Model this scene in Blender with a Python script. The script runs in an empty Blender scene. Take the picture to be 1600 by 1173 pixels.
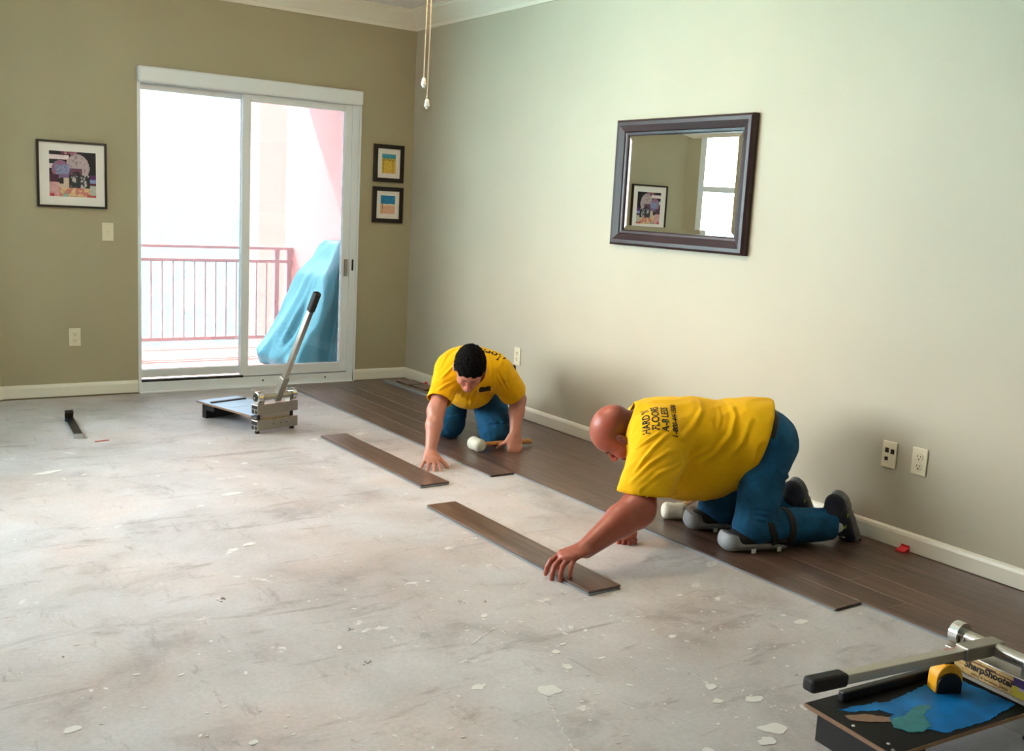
import bpy, bmesh, math, random
import numpy as np
from mathutils import Vector, Matrix, noise
from mathutils.bvhtree import BVHTree

S = bpy.context.scene
COL = S.collection
rng = random.Random(7)

# ------------------------------------------------------------------ camera
CAM = np.array([-3.7271, -6.8308, 1.3276]); YAW, PITCH, ROLL = 0.605, 0.16142, 0.05317; FPX = 1603.0


def cam_axes():
    sy, cy, sp, cp = math.sin(YAW), math.cos(YAW), math.sin(PITCH), math.cos(PITCH)
    f = np.array([sy * cp, cy * cp, -sp]); r = np.array([cy, -sy, 0.0]); u = np.cross(r, f)
    c, s = math.cos(ROLL), math.sin(ROLL)
    return c * r + s * u, -s * r + c * u, f


_r, _u, _f = cam_axes()
cam_data = bpy.data.cameras.new('camera')
cam_data.sensor_fit = 'HORIZONTAL'; cam_data.sensor_width = 36.0; cam_data.lens = 36.0 * FPX / 1600.0
cam_data.clip_start = 0.05; cam_data.clip_end = 2000
cam = bpy.data.objects.new('camera', cam_data); COL.objects.link(cam); S.camera = cam
M = Matrix.Identity(4)
for i in range(3):
    M[i][0], M[i][1], M[i][2], M[i][3] = _r[i], _u[i], -_f[i], CAM[i]
cam.matrix_world = M

# ------------------------------------------------------------------ light and exposure
S.view_settings.view_transform = 'Standard'; S.view_settings.look = 'None'
S.view_settings.gamma = 1.0; S.view_settings.use_curve_mapping = False
S.view_settings.exposure = 0.14
S.cycles.max_bounces = 10; S.cycles.diffuse_bounces = 6; S.cycles.glossy_bounces = 4
S.cycles.transparent_max_bounces = 12; S.cycles.use_denoising = True
S.cycles.sample_clamp_indirect = 12.0

SKY = 23.0
world = bpy.data.worlds.new('sky'); S.world = world; world.use_nodes = True
wn = world.node_tree; wn.nodes.clear()
wo = wn.nodes.new('ShaderNodeOutputWorld'); wb = wn.nodes.new('ShaderNodeBackground')
wr = wn.nodes.new('ShaderNodeValToRGB'); wt = wn.nodes.new('ShaderNodeTexCoord'); ws = wn.nodes.new('ShaderNodeSeparateXYZ')
wr.color_ramp.elements[0].position = 0.0; wr.color_ramp.elements[0].color = (0.97, 0.985, 1.0, 1)
wr.color_ramp.elements[1].position = 0.6; wr.color_ramp.elements[1].color = (0.93, 0.97, 1.0, 1)
wn.links.new(wt.outputs['Generated'], ws.inputs[0]); wn.links.new(ws.outputs['Z'], wr.inputs[0])
wn.links.new(wr.outputs[0], wb.inputs['Color']); wb.inputs['Strength'].default_value = SKY
wn.links.new(wb.outputs[0], wo.inputs[0])


def look_quat(d):
    return Vector(d).to_track_quat('-Z', 'Y')


sun_d = bpy.data.lights.new('sun', 'SUN'); sun_d.energy = 80.0; sun_d.angle = 0.009; sun_d.color = (1.0, 0.93, 0.84)
sun = bpy.data.objects.new('sun', sun_d); COL.objects.link(sun)
sun.rotation_mode = 'QUATERNION'; sun.rotation_quaternion = look_quat((0.20, -0.80, -1.0)); sun.location = (-6, 6, 6)


def portal(name, loc, d, w, h):          # guides sky sampling through an opening, gives no light itself
    l = bpy.data.lights.new(name, 'AREA'); l.shape = 'RECTANGLE'; l.size = w; l.size_y = h
    l.cycles.is_portal = True
    o = bpy.data.objects.new(name, l); COL.objects.link(o)
    o.location = loc; o.rotation_mode = 'QUATERNION'; o.rotation_quaternion = look_quat(d)


portal('sky_portal', (-1.2, 0.16, 1.05), (0, -1, 0), 1.5, 2.0)
AD = np.array([-math.sqrt(.5), -math.sqrt(.5), 0.0])          # direction of the angled wall
AN = np.array([math.sqrt(.5), -math.sqrt(.5), 0.0])           # its inward normal
portal('sky_portal', tuple(np.array([-2.79, 0, 1.45]) + AD * 0.68 - AN * .16), tuple(AN), 0.98, 1.9)
portal('sky_portal', tuple(np.array([-2.79, 0, 1.45]) + AD * 2.315 - AN * .16), tuple(AN), 1.86, 1.9)  # for the added second bay window

# ceiling fan lamp (its bulb is inside the fan's bowl, above the frame)
fan_l = bpy.data.lights.new('fan_lamp_light', 'POINT'); fan_l.energy = 48.0; fan_l.shadow_soft_size = 0.10
fan_l.color = (1.0, 0.74, 0.50)
fan_lo = bpy.data.objects.new('fan_lamp_light', fan_l); COL.objects.link(fan_lo); fan_lo.location = (-1.60, -2.98, 2.30)

# ------------------------------------------------------------------ colour and materials
def lin(h):
    if isinstance(h, str):
        h = h.lstrip('#'); h = [int(h[i:i + 2], 16) / 255 for i in (0, 2, 4)]
    return tuple(c / 12.92 if c <= .04045 else ((c + .055) / 1.055) ** 2.4 for c in h)


def mat(name, color, rough=.6, metal=0.0, var=0.0, scale=8.0, bump=0.0, bscale=40.0, attr=None, spec=.5, stretch=None,
        sss=0.0, coat=0.0, sheen=0.0):
    m = bpy.data.materials.new(name); m.use_nodes = True
    nt = m.node_tree; b = nt.nodes['Principled BSDF']; L = nt.links.new
    c = lin(color) if isinstance(color, str) else color
    b.inputs['Base Color'].default_value = (*c, 1); b.inputs['Roughness'].default_value = rough
    b.inputs['Metallic'].default_value = metal; b.inputs['Specular IOR Level'].default_value = spec
    if sss: b.inputs['Subsurface Weight'].default_value = sss; b.inputs['Subsurface Scale'].default_value = .01; b.inputs['Subsurface Radius'].default_value = (1, .3, .15)
    if coat: b.inputs['Coat Weight'].default_value = coat
    if sheen: b.inputs['Sheen Weight'].default_value = sheen
    tc = nt.nodes.new('ShaderNodeTexCoord'); mp = nt.nodes.new('ShaderNodeMapping'); L(tc.outputs['Object'], mp.inputs[0])
    if stretch: mp.inputs['Scale'].default_value = stretch
    src = None
    if attr:
        a = nt.nodes.new('ShaderNodeAttribute'); a.attribute_name = attr; src = a.outputs['Color']
    if var:
        n = nt.nodes.new('ShaderNodeTexNoise'); n.inputs['Scale'].default_value = scale; n.inputs['Detail'].default_value = 6
        L(mp.outputs[0], n.inputs['Vector'])
        mr = nt.nodes.new('ShaderNodeMapRange'); mr.inputs[1].default_value = .3; mr.inputs[2].default_value = .7
        mr.inputs[3].default_value = 1 - var; mr.inputs[4].default_value = 1 + var; L(n.outputs['Fac'], mr.inputs[0])
        mx = nt.nodes.new('ShaderNodeVectorMath'); mx.operation = 'SCALE'
        if src: L(src, mx.inputs[0])
        else: mx.inputs[0].default_value = c
        L(mr.outputs[0], mx.inputs['Scale']); src = mx.outputs[0]
    if src: L(src, b.inputs['Base Color'])
    if bump:
        n2 = nt.nodes.new('ShaderNodeTexNoise'); n2.inputs['Scale'].default_value = bscale; n2.inputs['Detail'].default_value = 4
        L(mp.outputs[0], n2.inputs['Vector'])
        bp = nt.nodes.new('ShaderNodeBump'); bp.inputs['Strength'].default_value = bump; bp.inputs['Distance'].default_value = .01
        L(n2.outputs['Fac'], bp.inputs['Height']); L(bp.outputs[0], b.inputs['Normal'])
    return m


def glass_mat(name, tint, gloss=.08, haze=0.0):
    m = bpy.data.materials.new(name); m.use_nodes = True; nt = m.node_tree; nt.nodes.clear(); L = nt.links.new
    o = nt.nodes.new('ShaderNodeOutputMaterial'); t = nt.nodes.new('ShaderNodeBsdfTransparent'); t.inputs[0].default_value = (*tint, 1)
    g = nt.nodes.new('ShaderNodeBsdfGlossy'); g.inputs['Roughness'].default_value = .02
    fr = nt.nodes.new('ShaderNodeFresnel'); fr.inputs[0].default_value = 1.45
    mx = nt.nodes.new('ShaderNodeMixShader'); L(fr.outputs[0], mx.inputs[0]); L(t.outputs[0], mx.inputs[1]); L(g.outputs[0], mx.inputs[2])
    L(mx.outputs[0], o.inputs[0]); return m


def emis_mat(name, color, strength):
    m = bpy.data.materials.new(name); m.use_nodes = True; b = m.node_tree.nodes['Principled BSDF']
    b.inputs['Base Color'].default_value = (*color, 1); b.inputs['Emission Color'].default_value = (*color, 1)
    b.inputs['Emission Strength'].default_value = strength; return m


# ------------------------------------------------------------------ mesh helpers
ORG = {}


def org(p):
    return ORG.get(p.name, np.zeros(3)) if p is not None else np.zeros(3)


def link_mesh(name, V, F, m, parent=None, smooth=False, bevel=0.0, loc=None, mats=None, fmat=None):
    V = np.asarray(V, float)
    o0 = org(parent) if loc is None else (np.asarray(loc, float))
    me = bpy.data.meshes.new(name)
    me.from_pydata((V - o0).tolist(), [], [list(map(int, f)) for f in F] if not isinstance(F, np.ndarray) else F.tolist())
    for mm in (mats or [m]): me.materials.append(mm)
    if fmat is not None: me.polygons.foreach_set('material_index', fmat)
    if smooth: me.polygons.foreach_set('use_smooth', [True] * len(me.polygons))
    me.update()
    ob = bpy.data.objects.new(name, me); COL.objects.link(ob)
    if parent is not None:
        ob.parent = parent
        ORG[ob.name] = o0
        if loc is not None: ob.location = (o0 - org(parent)).tolist()
    else:
        ob.location = o0.tolist(); ORG[ob.name] = o0
    if bevel:
        b = ob.modifiers.new('bevel', 'BEVEL'); b.width = bevel; b.segments = 2; b.limit_method = 'ANGLE'
    return ob


def thing(name, label, cat, loc=(0, 0, 0), group=None, rz=0.0):
    o = bpy.data.objects.new(name, None); COL.objects.link(o)
    o.empty_display_size = .05
    o['label'] = label; o['category'] = cat
    if group: o['group'] = group
    o.location = loc; o.rotation_euler = (0, 0, rz)
    ORG[o.name] = np.array(loc, float) if rz == 0 else np.zeros(3)
    return o


def tag(o, label, cat, group=None):
    o['label'] = label; o['category'] = cat
    if group: o['group'] = group
    return o


def struct(o):
    o['kind'] = 'structure'; return o


def unit(v):
    v = np.asarray(v, float); return v / np.linalg.norm(v)


class MB:
    def __init__(s): s.V = []; s.F = []
    def add(s, V, F):
        n = len(s.V); s.V += [tuple(map(float, v)) for v in V]; s.F += [tuple(i + n for i in f) for f in F]; return s
    def box(s, x0, x1, y0, y1, z0, z1):
        V = [(x0, y0, z0), (x1, y0, z0), (x1, y1, z0), (x0, y1, z0), (x0, y0, z1), (x1, y0, z1), (x1, y1, z1), (x0, y1, z1)]
        return s.add(V, [(0, 3, 2, 1), (4, 5, 6, 7), (0, 1, 5, 4), (1, 2, 6, 5), (2, 3, 7, 6), (3, 0, 4, 7)])
    def obox(s, c, ax, half):
        c = np.asarray(c, float); ax = [unit(a) for a in ax]
        V = [c + sx * ax[0] * half[0] + sy * ax[1] * half[1] + sz * ax[2] * half[2] for sz in (-1, 1) for sx, sy in ((-1, -1), (1, -1), (1, 1), (-1, 1))]
        return s.add(V, [(0, 3, 2, 1), (4, 5, 6, 7), (0, 1, 5, 4), (1, 2, 6, 5), (2, 3, 7, 6), (3, 0, 4, 7)])
    def prism(s, poly, axis, a, b):
        """poly: list of (p, q) in the two other axes; extruded along axis from a to b"""
        n = len(poly)
        def P(p, q, t):
            return {0: (t, p, q), 1: (p, t, q), 2: (p, q, t)}[axis]
        V = [P(p, q, a) for p, q in poly] + [P(p, q, b) for p, q in poly]
        F = [tuple(range(n - 1, -1, -1)), tuple(range(n, 2 * n))] + [(i, (i + 1) % n, n + (i + 1) % n, n + i) for i in range(n)]
        return s.add(V, F)
    def tube(s, a, b, ra, rb=None, n=16, cap=True, side=None, square=False):
        a = np.asarray(a, float); b = np.asarray(b, float); rb = ra if rb is None else rb
        d = unit(b - a); h = np.array([0, 0, 1.]) if abs(d[2]) < .9 else np.array([1., 0, 0])
        if side is not None: h = np.asarray(side, float)
        u = unit(np.cross(d, h)); w = np.cross(d, u); V = []
        if square: n = 4
        for p, r in ((a, ra), (b, rb)):
            for i in range(n):
                t = 2 * math.pi * (i + (.5 if square else 0)) / n; k = r * (math.sqrt(2) if square else 1)
                V.append(p + (u * math.cos(t) + w * math.sin(t)) * k)
        F = [(i, (i + 1) % n, n + (i + 1) % n, n + i) for i in range(n)]
        if cap: F += [tuple(range(n - 1, -1, -1)), tuple(range(n, 2 * n))]
        return s.add(V, F)
    def lathe(s, a, d, prof, n=20):
        """prof: (t, r) along direction d from a"""
        a = np.asarray(a, float); d = unit(d); h = np.array([0, 0, 1.]) if abs(d[2]) < .9 else np.array([1., 0, 0])
        u = unit(np.cross(d, h)); w = np.cross(d, u); V = []
        for t, r in prof:
            for i in range(n):
                q = 2 * math.pi * i / n; V.append(a + d * t + (u * math.cos(q) + w * math.sin(q)) * r)
        F = [(k * n + i, k * n + (i + 1) % n, (k + 1) * n + (i + 1) % n, (k + 1) * n + i) for k in range(len(prof) - 1) for i in range(n)]
        F += [tuple(range(n - 1, -1, -1)), tuple(range((len(prof) - 1) * n, len(prof) * n))]
        return s.add(V, F)
    def path(s, pts, r, n=8):
        for i in range(len(pts) - 1): s.tube(pts[i], pts[i + 1], r, r, n)
        return s
    def build(s, name, m, parent=None, bevel=0.0, smooth=False, loc=None):
        o = link_mesh(name, s.V, s.F, m, parent, smooth, bevel, loc)
        bm = bmesh.new(); bm.from_mesh(o.data); bmesh.ops.recalc_face_normals(bm, faces=bm.faces); bm.to_mesh(o.data); bm.free()
        if smooth:
            o.data.polygons.foreach_set('use_smooth', [True] * len(o.data.polygons))
            try: o.data.set_sharp_from_angle(angle=math.radians(40))
            except Exception: pass
        return o


def paint(name, m, parent, P, du, dv, n, k, fn):
    """a flat print: grid of n x k small faces on the plane P + u*du + v*dv, coloured by fn(u, v) (srgb)"""
    P = np.asarray(P, float); du = np.asarray(du, float); dv = np.asarray(dv, float)
    V = [P + du * i / n + dv * j / k for j in range(k + 1) for i in range(n + 1)]
    F = [(j * (n + 1) + i, j * (n + 1) + i + 1, (j + 1) * (n + 1) + i + 1, (j + 1) * (n + 1) + i) for j in range(k) for i in range(n)]
    o = link_mesh(name, V, F, m, parent)
    ca = o.data.color_attributes.new('Col', 'FLOAT_COLOR', 'CORNER'); buf = np.ones((len(F), 4, 4), np.float32)
    for j in range(k):
        for i in range(n):
            buf[j * n + i, :, :3] = lin(fn((i + .5) / n, (j + .5) / k))
    ca.data.foreach_set('color', buf.ravel()); return o


def text_mesh(txt, size, shear=0.0, bold=0.0):
    cu = bpy.data.curves.new('text', 'FONT'); cu.body = txt; cu.size = size; cu.shear = shear; cu.offset = bold; cu.align_x = 'CENTER'; cu.resolution_u = 3
    ob = bpy.data.objects.new('text', cu); COL.objects.link(ob)
    bpy.context.view_layer.update(); dg = bpy.context.evaluated_depsgraph_get(); me = ob.evaluated_get(dg).to_mesh()
    V = [tuple(v.co) for v in me.vertices]; F = [tuple(p.vertices) for p in me.polygons]
    ob.evaluated_get(dg).to_mesh_clear(); bpy.data.objects.remove(ob); bpy.data.curves.remove(cu)
    return np.array(V), F
# ------------------------------------------------------------------ materials
def wall_mat(name, color):
    return mat(name, color, rough=.55, var=.03, scale=2.0, bump=.06, bscale=220, spec=.35)


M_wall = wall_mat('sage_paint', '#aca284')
M_wall_r = wall_mat('sage_paint_lit', '#bbb39f')  # same sage paint, its paler daylit tone put into the colour
M_ceil = mat('ceiling_paint', '#e8e4e0', rough=.8, bump=.05, bscale=150)
M_trim = mat('white_trim_paint', '#e9e3d3', rough=.35)
M_vinyl = mat('white_vinyl_frame', '#e6eaec', rough=.3)
M_dark = mat('black_plastic', '#121214', rough=.45)
M_glass = glass_mat('dimmed_door_glass', (0.31, 0.32, 0.33))  # tint added to tone down the bright balcony view
M_glassc = glass_mat('clear_window_glass', (.93, .96, .96))
M_plate = mat('almond_plastic', '#e3d9bc', rough=.35)
M_steel = mat('brushed_aluminium', '#b9b5ac', rough=.28, metal=1.0, var=.06, scale=30, stretch=(1, 12, 1))
M_steel_d = mat('dull_aluminium', '#a09c92', rough=.38, metal=.9, var=.08, scale=20)
M_print = mat('printed_surface', (1, 1, 1), rough=.6, attr='Col')


def concrete():
    m = bpy.data.materials.new('bare_concrete'); m.use_nodes = True; nt = m.node_tree; L = nt.links.new
    b = nt.nodes['Principled BSDF']; tc = nt.nodes.new('ShaderNodeTexCoord')
    def nz(scale, detail=6, st=(1, 1, 1), dist=0.0, rough=.6, off=(0, 0, 0), rot=0):
        mp = nt.nodes.new('ShaderNodeMapping'); mp.inputs['Scale'].default_value = st; mp.inputs['Location'].default_value = off
        mp.inputs['Rotation'].default_value = (0, 0, rot)
        L(tc.outputs['Object'], mp.inputs[0]); n = nt.nodes.new('ShaderNodeTexNoise'); n.inputs['Scale'].default_value = scale
        n.inputs['Detail'].default_value = detail; n.inputs['Distortion'].default_value = dist; n.inputs['Roughness'].default_value = rough
        L(mp.outputs[0], n.inputs['Vector']); return n.outputs['Fac']
    def ramp(src, stops):
        r = nt.nodes.new('ShaderNodeValToRGB'); e = r.color_ramp.elements
        while len(e) < len(stops): e.new(.5)
        for k, (p, c) in enumerate(stops): e[k].position = p; e[k].color = (*c, 1)
        L(src, r.inputs[0]); return r.outputs[0]
    def mix(a, bb, f, mode='MIX'):
        x = nt.nodes.new('ShaderNodeMix'); x.data_type = 'RGBA'; x.blend_type = mode
        (L(f, x.inputs[0]) if not isinstance(f, float) else setattr(x.inputs[0], 'default_value', f))
        L(a, x.inputs[6]); L(bb, x.inputs[7]); return x.outputs[2]
    base = ramp(nz(.9, 5, dist=.6), [(.30, lin('#ada6a4')), (.48, lin('#c0bbbb')), (.60, lin('#cbc7c8')), (.75, lin('#cfc3c1'))])
    blot = ramp(nz(2.6, 8, dist=.35, rough=.68), [(.33, (.70, .67, .65)), (.45, (.92, .91, .90)), (.6, (1, 1, 1)), (.74, (1.05, 1.02, 1.0))])
    c = mix(base, blot, 1.0, 'MULTIPLY')
    warm = ramp(nz(1.4, 4, off=(3.1, 1.7, 0), dist=.3), [(.45, (1, 1, 1)), (.68, (1.04, .94, .88))])
    c = mix(c, warm, 1.0, 'MULTIPLY')
    fine = ramp(nz(70, 4), [(.3, (.90, .90, .90)), (.55, (1, 1, 1)), (.72, (1.05, 1.05, 1.05))]); c = mix(c, fine, 1.0, 'MULTIPLY')
    scr = ramp(nz(4.0, 9, st=(.45, 2.2, 1), dist=.5, rough=.72, rot=.5), [(.34, (.68, .64, .62)), (.43, (1, 1, 1)), (.8, (1, 1, 1))]); c = mix(c, scr, 1.0, 'MULTIPLY')
    scr2 = ramp(nz(6.5, 9, st=(2.0, .6, 1), dist=.4, rough=.75, rot=.9, off=(5, 2, 0)), [(.33, (.70, .67, .65)), (.41, (1, 1, 1)), (.8, (1, 1, 1))]); c = mix(c, scr2, 1.0, 'MULTIPLY')
    pl = ramp(nz(6.5, 9, st=(1, 1, 1), dist=.5, rough=.7, off=(9, 4, 0)), [(.63, (0, 0, 0)), (.67, (1, 1, 1))])
    white = nt.nodes.new('ShaderNodeRGB'); white.outputs[0].default_value = (*lin('#dad6d2'), 1)
    c = mix(c, white.outputs[0], pl)
    L(c, b.inputs['Base Color'])
    rr = nt.nodes.new('ShaderNodeMapRange'); rr.inputs[3].default_value = .36; rr.inputs[4].default_value = .62; L(nz(5, 5), rr.inputs[0]); L(rr.outputs[0], b.inputs['Roughness'])
    b.inputs['Specular IOR Level'].default_value = .45
    bp = nt.nodes.new('ShaderNodeBump'); bp.inputs['Strength'].default_value = .22; bp.inputs['Distance'].default_value = .008
    L(nz(14, 8, rough=.7), bp.inputs['Height']); L(bp.outputs[0], b.inputs['Normal'])
    return m


def wood(name, dark, light, seed=0.0):
    m = bpy.data.materials.new(name); m.use_nodes = True; nt = m.node_tree; L = nt.links.new; b = nt.nodes['Principled BSDF']
    tc = nt.nodes.new('ShaderNodeTexCoord'); oi = nt.nodes.new('ShaderNodeObjectInfo')
    ad = nt.nodes.new('ShaderNodeVectorMath'); ad.operation = 'SCALE'; ad.inputs[0].default_value = (13.7, 7.9, 3.1); L(oi.outputs['Random'], ad.inputs['Scale'])
    a2 = nt.nodes.new('ShaderNodeVectorMath'); a2.operation = 'ADD'; L(tc.outputs['Object'], a2.inputs[0]); L(ad.outputs[0], a2.inputs[1])
    mp = nt.nodes.new('ShaderNodeMapping'); mp.inputs['Scale'].default_value = (14, .9, 4); L(a2.outputs[0], mp.inputs[0])
    n = nt.nodes.new('ShaderNodeTexNoise'); n.inputs['Scale'].default_value = 2.2; n.inputs['Detail'].default_value = 9; n.inputs['Roughness'].default_value = .65; n.inputs['Distortion'].default_value = .5
    L(mp.outputs[0], n.inputs['Vector'])
    r = nt.nodes.new('ShaderNodeValToRGB'); e = r.color_ramp.elements; e[0].position = .32; e[0].color = (*lin(dark), 1); e[1].position = .7; e[1].color = (*lin(light), 1)
    L(n.outputs['Fac'], r.inputs[0])
    mp2 = nt.nodes.new('ShaderNodeMapping'); mp2.inputs['Scale'].default_value = (90, 3, 4); L(a2.outputs[0], mp2.inputs[0])
    n2 = nt.nodes.new('ShaderNodeTexNoise'); n2.inputs['Scale'].default_value = 2; n2.inputs['Detail'].default_value = 4; L(mp2.outputs[0], n2.inputs['Vector'])
    mr = nt.nodes.new('ShaderNodeMapRange'); mr.inputs[1].default_value = .3; mr.inputs[2].default_value = .7; mr.inputs[3].default_value = .82; mr.inputs[4].default_value = 1.12; L(n2.outputs['Fac'], mr.inputs[0])
    mr2 = nt.nodes.new('ShaderNodeMapRange'); mr2.inputs[3].default_value = .88; mr2.inputs[4].default_value = 1.12; L(oi.outputs['Random'], mr2.inputs[0])
    mm = nt.nodes.new('ShaderNodeMath'); mm.operation = 'MULTIPLY'; L(mr.outputs[0], mm.inputs[0]); L(mr2.outputs[0], mm.inputs[1])
    sc = nt.nodes.new('ShaderNodeVectorMath'); sc.operation = 'SCALE'; L(r.outputs[0], sc.inputs[0]); L(mm.outputs[0], sc.inputs['Scale']); L(sc.outputs[0], b.inputs['Base Color'])
    b.inputs['Roughness'].default_value = .30; b.inputs['Specular IOR Level'].default_value = .55
    bp = nt.nodes.new('ShaderNodeBump'); bp.inputs['Strength'].default_value = .12; bp.inputs['Distance'].default_value = .003; L(n2.outputs['Fac'], bp.inputs['Height']); L(bp.outputs[0], b.inputs['Normal'])
    return m


M_plank = wood('walnut_laminate', '#43302a', '#765c4e')
M_plankedge = mat('laminate_core', '#20242a', rough=.6)
M_plankpale = mat('laminate_back', '#8d9499', rough=.5)

# ------------------------------------------------------------------ setting: shell
CZ = 2.68           # ceiling
XL = -5.2; YB = -9.5
DX0, DX1, DH = -1.975, -0.442, 2.08
floor_s = struct(MB().box(XL - .3, .02, YB - .3, .02, -.12, 0).build('floor', concrete()))
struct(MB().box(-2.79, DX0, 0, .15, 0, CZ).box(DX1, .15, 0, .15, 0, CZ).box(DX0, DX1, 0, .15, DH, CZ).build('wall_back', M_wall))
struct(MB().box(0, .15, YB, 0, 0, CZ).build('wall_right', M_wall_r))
struct(MB().box(XL - .3, .15, YB - .3, .15, CZ, CZ + .12).build('ceiling', M_ceil))


def P_ang(s, dd, z):          # s along the angled wall, dd outward
    return np.array([-2.79, 0, 0]) + AD * s - AN * dd + np.array([0, 0, z])


def ang_box(mb, s0, s1, d0, d1, z0, z1):
    V = [P_ang(s, d, z) for z in (z0, z1) for s, d in ((s0, d0), (s1, d0), (s1, d1), (s0, d1))]
    mb.add(V, [(0, 3, 2, 1), (4, 5, 6, 7), (0, 1, 5, 4), (1, 2, 6, 5), (2, 3, 7, 6), (3, 0, 4, 7)]); return mb


SA = (5.2 - 2.79) / math.sqrt(.5)
WS0, WS1, WZ0, WZ1 = .11, 1.2, .5, 2.38
WT0, WT1 = 1.38, 3.25
mb = MB()
for a in ((0, WS0, 0, .15, 0, CZ), (WS1, WT0, 0, .15, 0, CZ), (WT1, SA, 0, .15, 0, CZ), (WS0, WS1, 0, .15, 0, WZ0), (WS0, WS1, 0, .15, WZ1, CZ), (WT0, WT1, 0, .15, 0, WZ0), (WT0, WT1, 0, .15, WZ1, CZ)): ang_box(mb, *a)
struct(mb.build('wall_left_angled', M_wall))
yA = -(5.2 - 2.79)
LW0, LW1, LZ0, LZ1 = -5.3, -2.1 - .5, .35, 2.45
LW0, LW1 = -3.7, -2.7
struct(MB().box(XL - .15, XL, YB, yA, 0, CZ).build('wall_left', M_wall))
struct(MB().box(XL - .15, .15, YB - .15, YB, 0, CZ).build('wall_front', M_wall))
# window seen in the mirror, then an unseen one added for more daylight
mb = MB(); g = MB()
for s0, s1, z0, z1 in ((WS0, WS0 + .05, WZ0, WZ1), (WS1 - .05, WS1, WZ0, WZ1), (WS0, WS1, WZ0, WZ0 + .05), (WS0, WS1, WZ1 - .05, WZ1), (WS0, WS1, 1.56, 1.61)):
    ang_box(mb, s0, s1, .03, .10, z0, z1)
w1 = struct(mb.build('window_1', M_vinyl)); ang_box(g, WS0 + .05, WS1 - .05, .06, .066, WZ0 + .05, WZ1 - .05); g.build('pane', M_glassc, w1)
mb = MB(); g = MB()
for s0, s1, z0, z1 in ((WT0, WT0 + .05, WZ0, WZ1), (WT1 - .05, WT1, WZ0, WZ1), (WT0, WT1, WZ0, WZ0 + .05), (WT0, WT1, WZ1 - .05, WZ1), (WT0, WT1, 1.56, 1.61)):
    ang_box(mb, s0, s1, .03, .10, z0, z1)
w4 = struct(mb.build('added_window', M_vinyl)); ang_box(g, WT0 + .05, WT1 - .05, .06, .066, WZ0 + .05, WZ1 - .05); g.build('pane', M_glassc, w4)
# baseboards (rounded top, dark gap below)
BP = [(0, .012), (.014, .012), (.014, .070), (.010, .082), (.004, .088), (0, .090)]
struct(MB().prism([(-p, z) for p, z in BP], 0, -2.79, DX0 - .005).build('baseboard_back_left', M_trim))
struct(MB().prism([(-p, z) for p, z in BP], 0, DX1 + .0, 0).build('baseboard_back_right', M_trim))
struct(MB().prism([(-p, z) for p, z in BP], 1, YB, -.0).build('baseboard_right', M_trim))
V = []
mb = MB(); n = len(BP)
V = [P_ang(s, -p, z) for s in (0, SA) for p, z in BP]
mb.add(V, [tuple(range(n - 1, -1, -1)), tuple(range(n, 2 * n))] + [(i, (i + 1) % n, n + (i + 1) % n, n + i) for i in range(n)])
struct(mb.build('baseboard_left_angled', M_trim))
# crown moulding
CP = [(0, 2.552), (.012, 2.552), (.016, 2.575), (.030, 2.588), (.040, 2.600), (.085, 2.645), (.098, 2.655), (.105, 2.668), (.118, 2.672), (.118, 2.682), (0, 2.682)]
struct(MB().prism([(-p, z) for p, z in CP], 0, -2.79, 0).build('trim_1', M_trim, bevel=0))
struct(MB().prism([(-p, z) for p, z in CP], 1, YB, 0).build('trim_2', M_trim))
mb = MB(); n = len(CP); V = [P_ang(s, -p, z) for s in (0, SA) for p, z in CP]
mb.add(V, [tuple(range(n - 1, -1, -1)), tuple(range(n, 2 * n))] + [(i, (i + 1) % n, n + (i + 1) % n, n + i) for i in range(n)])
struct(mb.build('trim_3', M_trim))

# ------------------------------------------------------------------ sliding door
d1 = struct(MB()
            .box(DX0, DX0 + .022, .0, .13, 0, DH).box(DX1 - .045, DX1, -.004, .13, 0, DH)
            .box(DX0, DX1, -.004, .13, 1.985, DH)
            .box(DX0, DX1, -.006, .13, 0, .072).box(DX0, DX1, -.03, .02, 0, .012)
            .build('door_1', M_vinyl, bevel=.003))
MB().box(DX0 + .0, DX1 + .012, -.045, -.0, 1.985, 2.085).build('header_box', M_vinyl, d1, bevel=.012)
MB().box(DX0 + .02, DX1 - .045, .030, .118, .072, .078).box(DX0 + .02, -1.27, .0, .04, .072, .086).build('track', M_dark, d1)
MB().box(DX1 + .0, DX1 + .012, -.02, 0, 0, 1.985).build('side_casing', M_vinyl, d1)
XM = -1.265


def sash(x0, x1, y0, y1, z0, z1, sl, sr, st, sb, nm):
    f = MB().box(x0, x0 + sl, y0, y1, z0, z1).box(x1 - sr, x1, y0, y1, z0, z1).box(x0 + sl, x1 - sr, y0, y1, z0, z0 + sb).box(x0 + sl, x1 - sr, y0, y1, z1 - st, z1)
    o = f.build(nm, M_vinyl, d1, bevel=.003)
    MB().box(x0 + sl, x1 - sr, (y0 + y1) / 2 - .003, (y0 + y1) / 2 + .003, z0 + sb, z1 - st).build('glass_pane', M_glass, o)
    return o


sash(DX0 + .022, XM + .035, .06, .10, .09, 1.985, .012, .045, .035, .055, 'fixed_panel')
sash(XM - .02, DX1 - .045, .012, .05, .078, 1.985, .055, .055, .045, .07, 'sliding_panel')
hd = MB().box(DX1 - .085, DX1 - .062, -.012, .012, .78, .90).build('door_handle', M_steel_d, d1, bevel=.004)
MB().box(DX1 - .030, DX1 - .018, -.010, -.004, .82, .90).build('strike_plate', M_dark, d1)
for x in (-1.13, -.66): MB().tube((x, -.010, .045), (x, -.004, .045), .006, n=10).build('screw', M_dark, d1)

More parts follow.
